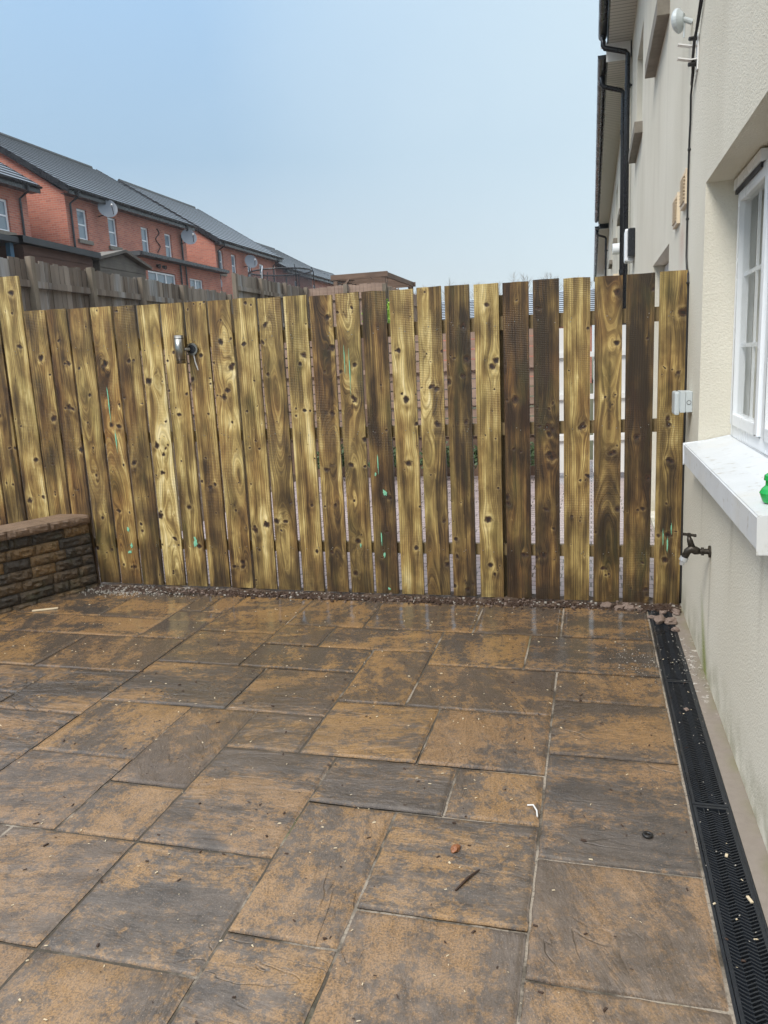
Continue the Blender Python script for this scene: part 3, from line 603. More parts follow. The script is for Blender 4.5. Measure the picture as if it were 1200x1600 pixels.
# main window
def bars(mb, x0, x1, ya, yb, za, zb, t_):
    mb.box(x0, x1, ya, ya+t_, za, zb); mb.box(x0, x1, yb-t_, yb, za, zb); mb.box(x0, x1, ya+t_, yb-t_, za, za+t_); mb.box(x0, x1, ya+t_, yb-t_, zb-t_, zb)
wi = MB(); bars(wi, .665, .735, 2.305, 4.130, 1.068, 2.255, .055); wi.box(.664, .736, 3.35, 3.42, 1.123, 2.20); win = wi.build('window', white_pl, hs, bevel=.003)
for (ya, yb) in ((3.425, 4.07), (2.365, 3.345)):
    mb = MB(); bars(mb, .650, .70, ya, yb, 1.128, 2.195, .052); sh = spart(mb, 'sash', white_pl, win, bevel=.005)
    mb = MB(); mb.box(.6705, .6745, ya+.05, yb-.05, 1.178, 2.145); spart(mb, 'pane', glass, win)
    mb = MB(); ym = (ya+yb)/2
    for yy in ([ym] if yb-ya < .7 else [ya+(yb-ya)/3, ya+(yb-ya)*2/3]): mb.box(.680, .690, yy-.009, yy+.009, 1.178, 2.145)
    for zz in (1.50, 1.82): mb.box(.6795, .6905, ya+.05, yb-.05, zz-.009, zz+.009)
    spart(mb, 'glazing_bar', white_pl, win)
mb = MB(); mb.box(.635, .664, 3.50, 4.105, 2.205, 2.250, ); spart(mb, 'vent_hood', white_pl, win)
mb = MB(); mb.box(.640, .6645, 3.52, 4.09, 2.185, 2.2045); spart(mb, 'trickle_vent', dark_in, win)
mb = MB(); n = 120
for k in range(n+1):
    y = 2.2+2.1*k/n; x = .755+.012*sin(k*1.25)+.006*sin(k*.5); mb.v += [(x, y, 1.0), (x, y, 2.35)]
mb.f = [(2*k, 2*k+2, 2*k+3, 2*k+1) for k in range(n)]; mb.build('curtain', curt_mat, hs, smooth=True)
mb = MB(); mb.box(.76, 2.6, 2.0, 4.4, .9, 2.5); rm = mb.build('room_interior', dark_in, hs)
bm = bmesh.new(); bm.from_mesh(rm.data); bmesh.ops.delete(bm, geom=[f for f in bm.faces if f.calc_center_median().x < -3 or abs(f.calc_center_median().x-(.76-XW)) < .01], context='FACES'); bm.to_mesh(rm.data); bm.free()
# other windows of this house
for (ya, yb, za, zb, dx) in ((5.97, 7.43, .04, 2.20, .10), (6.40, 7.50, 3.94, 4.98, .085), (9.50, 10.63, 3.92, 4.92, .085), (-2.18, -.62, 1.05, 2.24, .18), (2.62, 3.98, 3.92, 4.98, .10), (8.92, 10.38, 1.02, 2.18, .085)):
    mb = MB(); bars(mb, XW+dx-.005, XW+dx+.05, ya, yb, za, zb, .06); mb.box(XW+dx-.004, XW+dx+.049, (ya+yb)/2-.03, (ya+yb)/2+.03, za+.06, zb-.06); w = mb.build('window', white_pl, hs)
    mb = MB(); mb.box(XW+dx+.02, XW+dx+.024, ya+.05, yb-.05, za+.05, zb-.05); spart(mb, 'pane', far_glass, w)
# vents
for (ya, yb, za, zb) in ((4.83, 5.08, 2.29, 2.475), (5.26, 5.52, 2.25, 2.43)):
    mb = MB(); bars(mb, .497, .516, ya, yb, za, zb, .018); mb.box(.510, .516, ya+.018, yb-.018, za+.018, zb-.018)
    av = mb.build('air_vent', cream_pl, hs); mb = MB()
    for k in range(8):
        z = za+.022+k*(zb-za-.044)/7.6; mb.box(.489, .5095, ya+.019, yb-.019, z-.001, z+.004)
    spart(mb, 'louvres', cream_pl, av); mb = MB(); mb.box(.5085, .5095, ya+.02, yb-.02, za+.02, zb-.02); spart(mb, 'dark_slots', dark_in, av)
# far box by downpipe
bx = thing('wall_unit', 'small white box with a black face, high on the wall next to the downpipe', 'wall box', (.47, 10.6, 2.65))
mb = MB(); mb.box(.40, .516, 10.75, 11.05, 2.62, 3.02); mb.build('housing', white_pl, bx, bevel=.02)
mb = MB(); mb.box(.43, .5165, 10.55, 10.745, 2.66, 3.0); mb.build('black_cover', black_pl, bx, bevel=.015)
# electrical box
eb = thing('junction_box', 'pale grey weatherproof electrical box on the wall edge above the window sill level', 'electrical box', (.47, 4.48, 1.16))
mb = MB(); mb.box(.483, .5165, 4.40, 4.55, 1.162, 1.272); mb.box(.44, .51, 4.406, 4.544, 1.168, 1.262); mb.build('back_box', grey_pl, eb, bevel=.003)
mb = MB(); mb.box(.4555, .4815, 4.399, 4.551, 1.161, 1.273); mb.build('cover', grey_pl, eb, bevel=.002)
mb = MB(); mb.box(.427, .4540, 4.400, 4.550, 1.148, 1.272); mb.build('lid', grey_pl, eb, bevel=.010)
mb = MB()
for k in range(24):
    a, b = 2*pi*k/24, 2*pi*(k+1)/24; r0_, r1_ = .0095, .0118
    mb.quad(*[(.499+r*cos(q), 4.3985, 1.214+r*sin(q)) for r, q in ((r0_, a), (r1_, a), (r1_, b), (r0_, b))])
mb.build('knockout_ring', dark_in, eb)
# cable
cb = MB(); pts = [(.497, 4.57, 2.93), (.503, 4.63, 2.90), (.508, 4.775, 2.83), (.508, 4.765, 2.70), (.508, 4.79, 2.6), (.508, 4.80, 2.44), (.508, 4.79, 2.2), (.508, 4.785, 2.0), (.508, 4.75, 1.935), (.510, 4.70, 1.90), (.511, 4.688, 1.8), (.511, 4.683, 1.27), (.511, 4.680, 1.15), (.511, 4.68, .6), (.511, 4.665, .35), (.511, 4.655, .1), (.511, 4.65, .02)]
cb.tube(pts, .0055, 8); o = cb.build('wall_cable', cable_m, smooth=True); tag(o, 'thin black cable running down the rendered wall to the fence corner', 'cable')
for z in (2.56, 2.2, 1.85):
    mb = MB(); y = 4.79 if z > 1.9 else 4.685; mb.box(.500, .5165, y-.009, y+.006, z-.006, z+.006); mb.build('cable_clip', cable_m, o, bevel=.002, org=(0, 0, 0))
# aerial disc and bracket
an = thing('aerial_disc', 'small pale round disc on a short arm, topmost fitting on the wall', 'aerial', (.46, 4.8, 3.3))
mb = MB(); mb.tube([(.438, 4.885, 3.24), (.442, 4.882, 3.24), (.452, 4.877, 3.24), (.474, 4.868, 3.24)], [.056, .062, .060, .030], 24); mb.build('disc', grey_pl, an, smooth=False)
mb = MB(); mb.tube([(.462, 4.868, 3.24), (.485, 4.87, 3.235), (.516, 4.87, 3.22)], .014, 10); mb.tube([(.475, 4.87, 3.24), (.475, 4.87, 3.15)], .006, 6); mb.build('arm', grey_pl, an)
br = thing('aerial_bracket', 'white steel two-pronged bracket with black cable lumps, under the small disc', 'bracket', (.47, 4.58, 2.95))
mb = MB(); mb.box(.5085, .516, 4.545, 4.60, 2.885, 3.055); mb.build('back_plate', paint_w, br, bevel=.001)
for z in (3.0, 2.935):
    mb = MB(); mb.box(.478, .508, 4.555, 4.590, z, z+.006); M_ = Matrix.Translation((.478, 0, z)) @ Matrix.Rotation(RD(14), 4, 'Y') @ Matrix.Translation((-.478, 0, -z)); mb.box(.415, .4775, 4.555, 4.590, z, z+.006, M_); mb.build('prong', paint_w, br)
for z in (3.035, 2.915): mb = MB(); mb.tube([(.47, 4.56, z), (.508, 4.575, z+.004)], [.010, .012], 8); mb.build('cable_gland', cable_m, br)
mb = MB(); mb.tube([(.507, 4.05, 3.52), (.505, 4.40, 3.17), (.500, 4.52, 3.06), (.494, 4.55, 3.02), (.490, 4.56, 2.95), (.496, 4.60, 2.89), (.503, 4.70, 2.86)], .0075, 8); mb.tube([(.509, 4.02, 3.42), (.507, 4.33, 3.16), (.503, 4.50, 3.07), (.498, 4.54, 3.03)], .005, 8); mb.build('coax_lead', cable_m, br, smooth=True)
# garden tap
tp = thing('garden_tap', 'dark tarnished garden tap with silver hose connector, low on the cream wall', 'tap', (.517, 3.60, .60))
y = 3.60
mb = MB(); mb.cyl((.5165, y, .600), (.509, y, .600), .027, 20); mb.cyl((.509, y, .600), (.470, y, .600), .0125, 12); mb.cyl((.488, y, .600), (.478, y, .600), .021, 6); mb.build('wall_rose', tap_mat, tp)
mb = MB(); mb.tube([(.470, y, .600), (.455, y, .603), (.435, y, .612), (.420, y, .600), (.408, y, .570)], [.014, .019, .020, .017, .014], 12); mb.tube([(.440, y, .612), (.428, y, .650), (.424, y, .668)], [.016, .013, .008], 10); mb.build('tap_body', tap_mat, tp, smooth=True)
mb = MB(); mb.tube([(.395, y, .680), (.424, y, .676), (.455, y, .672)], [.007, .006, .007], 8); mb.cyl((.424, y, .664), (.424, y, .684), .008, 8); mb.build('tap_handle', tap_mat, tp)
mb = MB(); mb.tube([(.408, y, .572), (.402, y, .556)], .019, 14); mb.tube([(.402, y, .556), (.396, y, .536)], [.014, .010], 12); mb.build('hose_connector', alu, tp)
# green bottle on sill
gb = MB(); cx, cy, cz = .524, 2.47, 1.036
pr = [(0.0, .030), (.004, .036), (.055, .040), (.075, .030), (.082, .019), (.095, .018), (.097, .023), (.112, .023), (.114, .016)]
pr = [(0, .027), (.004, .031), (.03, .040), (.042, .034), (.052, .024), (.066, .024), (.068, .029), (.082, .028), (.088, .02)]
gb.tube([(cx, cy, cz+h) for h, r in pr], [r for h, r in pr], 20); o = gb.build('plastic_bottle', green_pl, smooth=False); tag(o, 'bright green plastic bottle standing on the white window sill', 'bottle')

# ================================================================== next rendered houses of the row
def row_house(name, label, ya, yb, xw, ze, xg, ops, pipe_y, xp):
    h = thing(name, label, 'house', (xw, ya, 0)); mb = MB(); wallgrid(mb, lambda u, z: (xw, u, z), ya, yb, -.15, ze-.08, ops, .1, (-1, 0, 0))
    for y in (ya, yb): mb.quad((xw, y, -.15), (9, y, -.15), (9, y, ze-.08), (4.7, y, ze+2.7), (xw, y, ze-.08))
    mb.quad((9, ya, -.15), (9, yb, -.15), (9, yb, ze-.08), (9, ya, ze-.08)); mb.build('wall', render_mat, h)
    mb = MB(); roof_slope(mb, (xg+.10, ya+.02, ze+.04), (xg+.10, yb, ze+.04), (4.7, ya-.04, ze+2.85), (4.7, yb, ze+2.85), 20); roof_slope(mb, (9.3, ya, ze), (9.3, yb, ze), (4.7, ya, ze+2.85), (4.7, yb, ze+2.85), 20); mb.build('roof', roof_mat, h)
    gutter(h, xg, ya+.02, yb, ze); mb = MB(); mb.box(xg+.058, xg+.078, ya+.01, yb, ze-.1, ze+.06); mb.build('fascia', black_pl, h)
    mb = MB(); mb.box(xg+.079, xw-.001, ya+.01, yb, ze-.1, ze-.085); mb.build('soffit', soffit_mat, h)
    downpipe(h, xg+.01, xp, pipe_y, ze-.03, 0, clips=(4.7, 2.7, 1.2))
    for (a, b, c_, d) in ops:
        mb = MB(); bars(mb, xw+.06, xw+.11, a+.01, b-.01, c_+.01, d-.01, .06); w = mb.build('window', white_pl, h); mb = MB(); mb.box(xw+.085, xw+.089, a+.06, b-.06, c_+.06, d-.06); spart(mb, 'pane', far_glass, w)
        mb = MB(); mb.box(xw-.08, xw+.03, a-.07, b+.07, c_-.1, c_); mb.build('sill', csill_mat, h)
    return h
h2 = row_house('rendered_house', 'second cream rendered house of the row, just past the first downpipe', 12.175, 26.5, .50, 5.56, .120, [(14, 15.1, 3.8, 4.9), (17.5, 18.6, 3.8, 4.9), (21.5, 22.6, 3.8, 4.9), (14, 15.4, 1, 2.2), (20, 21.4, 1, 2.2)], 12.9, .435)
mb = MB(); mb.box(.175, .499, 12.155, 12.172, 5.45, 5.70); mb.box(.10, .174, 12.155, 12.172, 5.63, 5.72); mb.build('verge_board', paint_w, h2)
h3 = row_house('rendered_house', 'farthest cream rendered house of the row, mostly hidden beyond the second', 26.52, 46, .52, 5.40, .130, [(29, 30.2, 3.6, 4.7), (34, 35.2, 3.6, 4.7)], 27.0, .42)
for (y, z, m_, lab) in ((15.5, 3.35, white_pl, 'white round flue outlet on the second rendered house'), (16.5, 2.75, cream_pl, 'cream plastic meter box on the second rendered house')):
    mb = MB()
    if m_ is white_pl: mb.cyl((.5, y, z), (.36, y, z), .10, 16)
    else: mb.box(.40, .499, y, y+.3, z-.25, z+.25)
    o = mb.build('flue' if m_ is white_pl else 'meter_box', m_, org=(.45, y, z), bevel=.005); tag(o, lab, 'flue' if m_ is white_pl else 'meter box')

# ================================================================== brick houses on the left
def win_part(par, xf, ya, yb, za, zb, sill=True):
    mb = MB(); x0 = xf-.07
    mb.box(x0-.04, x0, ya, ya+.07, za, zb); mb.box(x0-.04, x0, yb-.07, yb, za, zb); mb.box(x0-.04, x0, ya+.07, yb-.07, za, za+.07); mb.box(x0-.04, x0, ya+.07, yb-.07, zb-.07, zb)
    mb.box(x0-.036, x0-.005, ya+.07, yb-.07, (za+zb)/2-.025, (za+zb)/2+.025)
    w = mb.build('window', white_pl, par); mb = MB(); mb.box(x0-.03, x0-.024, ya+.06, yb-.06, za+.06, zb-.06); spart(mb, 'pane', far_glass, w)
    if sill: mb = MB(); mb.box(xf-.05, xf+.09, ya-.12, yb+.12, za-.14, za-.005); spart(mb, 'sill', csill_mat, w)
def brick_house(label, y0, y1, ze, xr, zr, wins, zg=1.5, xf=-18, sills=True, pipes=(), ridge_cut=0):
    h = thing('brick_house', label, 'house', (xf, y0, zg)); xb = 2*xr-xf
    mb = MB(); wallgrid(mb, lambda u, z: (xf, u, z), y0, y1, zg-.3, ze, [(a-.0, b, c_, d) for a, b, c_, d in wins], .11, (1, 0, 0))
    for y in (y0, y1): mb.quad((xf, y, zg-.3), (xb, y, zg-.3), (xb, y, ze), (xr, y, zr-.12), (xf, y, ze))
    mb.quad((xb, y0, zg-.3), (xb, y1, zg-.3), (xb, y1, ze), (xb, y0, ze)); mb.build('wall', brick_mat, h)
    ya, yb = y0-.22, y1+.22; sl = (zr-ze)/(xr-xf); ex = .38
    mb = MB(); roof_slope(mb, (xf+ex, ya, ze-sl*-ex*-1+.05 if False else ze+sl*ex*1*(-1)*(-1)*0+ze*0+.10), (xf+ex, yb, ze+.10), (xr, ya, zr), (xr, yb, zr), 17)
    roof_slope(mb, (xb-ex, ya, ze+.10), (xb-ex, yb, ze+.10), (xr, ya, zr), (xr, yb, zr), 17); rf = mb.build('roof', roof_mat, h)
    mb = MB()
    for k in range(int((yb-ya)/.45)): mb.tube([(xr, ya+k*.45, zr+.0), (xr, ya+k*.45+.44, zr+.0)], .10, 8)
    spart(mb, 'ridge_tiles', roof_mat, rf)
    for y in (ya, yb):
        mb = MB(); a = Vector((xf+ex, y, ze+.10)); b = Vector((xr, y, zr)); dz = Vector((0, 0, -.20)); dy = Vector((0, .03 if y == yb else -.03, 0)); up = Vector((0, 0, .05))
        for q in (b, ) :
            P8 = [a+up, q+up, q+dz, a+dz]; mb.quad(*P8); mb.quad(*[p+dy for p in P8]); mb.quad(P8[0], P8[1], P8[1]+dy, P8[0]+dy); mb.quad(P8[3], P8[2], P8[2]+dy, P8[3]+dy)
        mb.build('bargeboard', black_pl, h)
    mb = MB(); mb.box(xf+.02, xf+ex-.02, ya, yb, ze-.10, ze-.085); mb.box(xf+ex-.02, xf+ex, ya, yb, ze-.12, ze+.10); mb.build('eaves_box', black_pl, h)
    gutter(h, xf+ex+.062, ya, yb, ze+.08, .06)
    for (a, b, c_, d) in wins: win_part(h, xf, a, b, c_, d, sills)
    for y in pipes:
        mb = MB(); mb.tube([(xf+ex+.06, y, ze+.03), (xf+ex+.04, y, ze-.15), (xf+.06, y, ze-.35), (xf+.06, y, zg)], .04, 8); mb.build('downpipe', black_pl, h)
    return h
hA = brick_house('red brick house cut by the left edge of the view, only its corner showing', 14.0, 23.0, 7.62, -22.6, 10.8, [(21.3, 22.08, 6.15, 7.15), (18.4, 19.2, 6.15, 7.15)], pipes=(22.6,))
hB = brick_house('large red brick house with four narrow upstairs windows and wet grey tiled roof', 25.0, 33.5, 7.92, -22.4, 10.95, [(25.60, 26.18, 6.42, 7.50), (27.48, 28.05, 6.42, 7.50), (29.78, 30.34, 6.42, 7.48), (31.64, 32.20, 6.42, 7.48)], pipes=(25.2, 33.0))
hC = brick_house('red brick house behind the large one, its verge rising above the roof gap', 36.4, 44.0, 7.68, -22.8, 11.0, [(36.65, 37.2, 6.30, 7.40), (38.15, 38.7, 6.25, 7.35), (40.1, 40.65, 6.2, 7.25), (41.7, 42.25, 6.2, 7.25)], pipes=(36.6, 43.6))
hD = brick_house('distant brick house with lower mossy roof, fourth along the terrace', 45.2, 56.0, 7.2, -22.8, 10.1, [(47.0, 47.6, 5.7, 6.8), (50.4, 51.0, 5.7, 6.8)], pipes=(45.5,))
hE = brick_house('farthest brick house showing a pale striped tiled roof by the pergola', 59.0, 70.5, 6.6, -23.2, 9.7, [(62, 62.6, 5.2, 6.2)], pipes=())
# squiggly cable on house B
mb = MB(); mb.tube([(-17.97, 31.0+.16*sin(k*.7)*(1 if k < 12 else .7), 7.55-.065*k) for k in range(16)], .02, 6); mb.build('coiled_cable', cable_m, hB)
# rear extension with flat roof
ex = thing('brick_extension', 'single storey brick extension with black flat roof and white windows behind the grey fence', 'extension', (-15, 24.3, 1.5))
mb = MB(); wallgrid(mb, lambda u, z: (-15, u, z), 24.5, 30.6, 1.2, 5.45, [(25.0, 26.9, 4.1, 5.08), (27.95, 29.0, 4.1, 5.05)], .1, (1, 0, 0)); mb.quad((-15, 24.5, 1.2), (-17.98, 24.5, 1.2), (-17.98, 24.5, 5.45), (-15, 24.5, 5.45)); mb.quad((-15, 30.6, 1.2), (-17.98, 30.6, 1.2), (-17.98, 30.6, 5.45), (-15, 30.6, 5.45)); mb.build('wall', brick_mat, ex)
mb = MB(); mb.box(-17.97, -14.75, 24.2, 30.8, 5.45, 5.60); mb.build('flat_roof', lead, ex); mb = MB(); mb.box(-14.749, -14.66, 24.2, 30.8, 5.46, 5.57); mb.build('gutter', black_pl, ex)
for (a, b, n) in ((25.0, 26.9, 3), (27.95, 29.0, 2)):
    mb = MB(); mb.box(-15.1, -15.05, a, b, 5.0, 5.06); mb.box(-15.1, -15.05, a, b, 4.1, 4.17)
    for k in range(n+1): y = a+(b-a-.07)*k/n; mb.box(-15.1, -15.049, y, y+.07, 4.17, 5.0)
    w = mb.build('window', white_pl, ex); mb = MB(); mb.box(-15.085, -15.08, a+.05, b-.05, 4.12, 5.03); spart(mb, 'pane', far_glass, w)
for y in (27.2, 27.6): mb = MB(); mb.tube([(-14.93, y, 5.45), (-14.93, y, 1.6)], .035, 8); mb.build('downpipe', black_pl, ex)
fl = thing('security_light', 'small twin-headed security light above the extension window', 'light', (-14.9, 25.7, 5.3))
mb = MB(); mb.box(-14.999, -14.93, 25.62, 25.76, 5.20, 5.32); mb.build('mount', paint_w, fl, bevel=.01)
for y in (25.5, 25.9): mb = MB(); mb.tube([(-14.93, y, 5.25), (-14.80, y, 5.21)], [.05, .08], 10); mb.build('lamp_head', black_pl, fl)
# satellite dishes
def dish(label, y, z, xf=-18):
    d = thing('satellite_dish', label, 'satellite dish', (xf, y, z), 'satellite dishes on the brick houses')
    mb = MB(); n = Vector((.70, -.66, .28)).normalized(); a = n.orthogonal().normalized(); b = n.cross(a); c0 = Vector((xf+.42, y, z+.08)); rings = 5; i0 = 0
    for k in range(rings+1):
        r = .36*k/rings
        for j in range(20): q = 2*pi*j/20; p = c0+r*(cos(q)*a+sin(q)*b*1.0)+n*(.08*(k/rings)**2); mb.v.append(tuple(p))
    for k in range(rings):
        for j in range(20): mb.f.append((k*20+j, k*20+(j+1) % 20, (k+1)*20+(j+1) % 20, (k+1)*20+j))
    mb.build('reflector', simple_grey, d, smooth=True)
    mb = MB(); mb.tube([(xf+.01, y, z-.15), (xf+.25, y, z-.12), tuple(c0-n*.02)], .02, 6); mb.tube([tuple(c0-b*.3), tuple(c0+n*.42-b*.1)], .015, 6); mb.build('arm', black_pl, d)
    mb = MB(); mb.tube([tuple(c0+n*.40-b*.1), tuple(c0+n*.50-b*.08)], .03, 8); mb.build('receiver', paint_w, d)
simple_grey = simple('grey_dish_mesh', (.20, .22, .25), .5)
dish('round grey satellite dish between the first two windows of the large brick house', 26.9, 7.55)
dish('grey satellite dish at the far downpipe end of the large brick house', 33.0, 7.35)
dish('small grey satellite dish on the brick house behind, right of its second window', 39.6, 7.0)
dish('lowest small satellite dish near the old fence top, by the far extension', 35.2, 5.55)

# ---- canopy and sheds
cn = thing('garden_canopy', 'low felt-roofed shelter with blue painted posts behind the grey fence', 'canopy', (-11, 14, 1.5))
mb = MB(); mb.box(-13.0, -10.95, 9.5, 13.6, 4.16, 4.27); mb.build('canopy_roof', lead, cn)
for y in (13.45, 11.6): mb = MB(); mb.box(-11.15, -11.05, y, y+.1, 1.5, 4.158); mb.build('post', blue_pt, cn)
mb = MB(); mb.box(-13.0, -12.9, 9.6, 13.6, 1.5, 4.158); mb.build('back_panel', blue_pt, cn)
s1_ = thing('garden_shed', 'dark brown shed with long black felt roof left of the grey shed', 'shed', (-11, 14.9, 1.5))
mb = MB(); mb.box(-13, -11, 13.75, 16.0, 1.4, 4.16)
for k in range(18): mb.box(-11, -10.985, 13.75, 16.0, 1.6+k*.14, 1.6+k*.14+.125)
mb.build('wall', shed_brown, s1_)
mb = MB(); mb.quad((-10.85, 13.61, 4.30), (-10.85, 16.15, 4.26), (-13.1, 16.15, 4.5), (-13.1, 13.61, 4.5)); mb.quad((-10.85, 13.61, 4.17), (-10.85, 16.15, 4.13), (-13.1, 16.15, 4.4), (-13.1, 13.61, 4.4))
mb.quad((-10.85, 13.61, 4.17), (-10.85, 16.15, 4.13), (-10.85, 16.15, 4.26), (-10.85, 13.61, 4.30)); mb.quad((-10.85, 16.15, 4.13), (-13.1, 16.15, 4.4), (-13.1, 16.15, 4.5), (-10.85, 16.15, 4.26)); mb.build('roof', lead, s1_)
s2_ = thing('garden_shed', 'weathered grey apex shed beside the brick extension', 'shed', (-11, 17.2, 1.5))
mb = MB(); mb.quad((-11, 16.25, 1.4), (-11, 18.2, 1.4), (-11, 18.2, 4.12), (-11, 17.25, 4.36), (-11, 16.25, 4.12)); mb.box(-13, -11.01, 16.25, 18.2, 1.4, 4.1)
for k in range(18): mb.box(-11, -10.982, 16.25, 18.2, 1.6+k*.14, 1.6+k*.14+.125)
mb.build('wall', shed_wood, s2_)
mb = MB()
for sgn, ye in ((1, 18.35), (-1, 16.12)):
    a = [(-10.88, 17.25, 4.47), (-13.1, 17.25, 4.47), (-13.1, ye, 4.18), (-10.88, ye, 4.18)]; mb.quad(*a); mb.quad(*[(x, y, z-.07) for x, y, z in a]); mb.quad(a[0], a[3], (a[3][0], a[3][1], a[3][2]-.07), (a[0][0], a[0][1], a[0][2]-.07)); mb.quad(a[2], a[3], (a[3][0], a[3][1], a[3][2]-.07), (a[2][0], a[2][1], a[2][2]-.07))
mb.build('roof', shed_wood, s2_)

# ================================================================== old fences
def old_fence(label, x, ys, zt, zb, par_axis='y', x2=None, mats=(old_wood, old_wood2), post_x=1, tops=None):
    f = thing('old_fence', label, 'fence', (x, ys[0], zb)); random.seed(int(abs(x*10)+ys[0]*7))
    for k in range(len(ys)-1):
        a, b = ys[k], ys[k+1]; mb = MB(); y = a+.05
        while y < b-.04:
            w = rnd(.092, .104); dz = rnd(-.02, .02); sx = rnd(-.006, .006)
            if par_axis == 'y': mb.box(x-.018+sx, x+sx, y, min(y+w-.005, b-.01), zb, zt+dz)
            else: mb.box(y, min(y+w-.005, b-.01), x+sx, x+.018+sx, zb, zt+dz)
            y += w
        mb.build('panel', mats[0], f)
        for z in (zt-.34, zt-1.0, zt-1.6):
            if z < zb: continue
            mb = MB()
            if par_axis == 'y': mb.box(x+.008, x+.055, a+.05, b-.05, z, z+.085)
            else: mb.box(a+.05, b-.05, x-.055, x-.008, z, z+.085)
            mb.build('rail', mats[0], f)
    for k, y in enumerate(ys):
        mb = MB(); dz = rnd(-.02, .07)
        if par_axis == 'y': mb.box(x+.01, x+.10, y-.045, y+.04, zb-.3, zt+dz-.03)
        else: mb.box(y-.05, y+.05, x-.11, x-.008, zb-.3, zt+dz-.03)
        mb.build('post', mats[1], f, bevel=.006)
    return f
old_fence('weathered grey close-board fence with timber posts, stepped lower, behind the new boards', -7.0, [5.9, 7.33, 8.79, 10.04, 11.34, 12.65, 14.5], 3.0, 1.0)
old_fence('taller grey weathered fence section beyond the step, below the brick terrace', -7.0, [14.80, 16.1, 17.5, 18.9], 3.42, 1.0)
old_fence('light brown picket fence facing the camera in front of the pergola', 18.95, [-6.95, -5.9, -4.9], 3.42, 1.0, 'x', mats=(brown_slats, old_wood2))
old_fence('brown fence falling away to the right of the pergola', -4.88, [18.97, 21, 24], 3.36, 1.0, 'y', mats=(brown_slats, old_wood2))
# slatted neighbour fence seen through gaps
nf = thing('slatted_fence', 'brown horizontal slatted fence across the neighbour yard, seen through the gaps', 'fence', (-2, 10, 0)); random.seed(5)
for a, b in ((-6.6, -4.8), (-4.75, -2.95), (-2.9, -1.6), (-1.55, -.62)):
    mb = MB(); z = .50
    while z < 1.92: mb.box(a, b, 10, 10.02, z, z+.105); z += .125
    mb.build('panel', brown_slats, nf)
    mb = MB(); mb.box(b, b+.048, 9.96, 10.05, -.05, 2.0); mb.build('post', perg_wood, nf)
for z in (1.93, 1.35, .9): mb = MB(); mb.box(-6.6, -.6, 9.955, 9.995, z, z+.06); mb.build('rail', brown_slats, nf)
mb = MB(); mb.box(-6.6, -.6, 10.03, 10.1, -.05, .5); mb.build('gravel_board', perg_wood, nf)
wf = thing('white_fence', 'white panelled fence with rails at the end of the neighbour yard, beside the wall', 'fence', (0, 9.7, 0))
for a, b in ((-.48, -.02), (.02, .48)): mb = MB(); mb.box(a, b, 9.72, 9.75, .05, 1.80); mb.build('panel', paint_w, wf)
for z in (1.45, .95, .45): mb = MB(); mb.box(-.5, .5, 9.68, 9.718, z, z+.06); mb.build('rail', paint_w, wf)
mb = MB(); mb.box(-.54, -.49, 9.68, 9.76, -.05, 1.95); mb.build('post', perg_wood, wf)
# low conifers under slatted fence
for k, x in enumerate((-3.3, -2.55, -1.9, -1.25, -.8)):
    random.seed(60+k); r = thing('low_shrub', 'dark green low shrub under the slatted fence, %s' % ['farthest left of five', 'second from the left of five', 'middle one of five', 'fourth from the left of five', 'rightmost of five'][k], 'shrub', (x, 9.7, 0), 'low shrubs under the slatted fence')
    mb = MB()
    for q in range(500):
        a, b, rr_ = rnd(0, 2*pi), rnd(-.2, 1), rnd(.5, 1); p = Vector((x+.3*rr_*cos(a)*sqrt(max(0, 1-b*b*.8)), 9.7+.2*rr_*sin(a), .2+.25*b*rr_)); d = Vector((rnd(-1, 1), rnd(-1, 1), rnd(-1, 1))).normalized()*.035; e = d.orthogonal().normalized()*.015
        mb.quad(p-d, p+e, p+d, p-e)
    mb.build('foliage', leaf_mat, r); mb = MB(); mb.tube([(x, 9.7, -.03), (x, 9.7, .25)], .015, 6); mb.build('stem', perg_wood, r)
mb = MB(); bm = bmesh.new(); bmesh.ops.create_uvsphere(bm, u_segments=16, v_segments=10, radius=.055); me = bpy.data.meshes.new('ball'); bm.to_mesh(me); bm.free(); me.materials.append(orange)
o = bpy.data.objects.new('ball', me); COL.objects.link(o); o.location = (-1.17, 8.6, .17); tag(o, 'small orange ball in the neighbour yard, glimpsed through a board gap', 'ball')
o.location.z = .025
# bright shrub between boards
random.seed(9); r = thing('lime_shrub', 'lime green bush glimpsed in a gap below the pergola', 'shrub', (-4.6, 17, 0)); mb = MB()
for q in range(700):
    p = Vector((-4.65, 17.5, 2.55))+Vector((rnd(-1, 1), rnd(-1, 1), rnd(-1, 1))).normalized()*.45*rnd(.4, 1); d = Vector((rnd(-1, 1), rnd(-1, 1), rnd(-1, 1))).normalized()*.05; e = d.orthogonal().normalized()*.025; mb.quad(p-d, p+e, p+d, p-e)
mb.build('foliage', lime_leaf, r); mb = MB(); mb.tube([(-4.65, 17.5, -.05), (-4.65, 17.5, 2.5)], .03, 6); mb.build('stem', perg_wood, r)

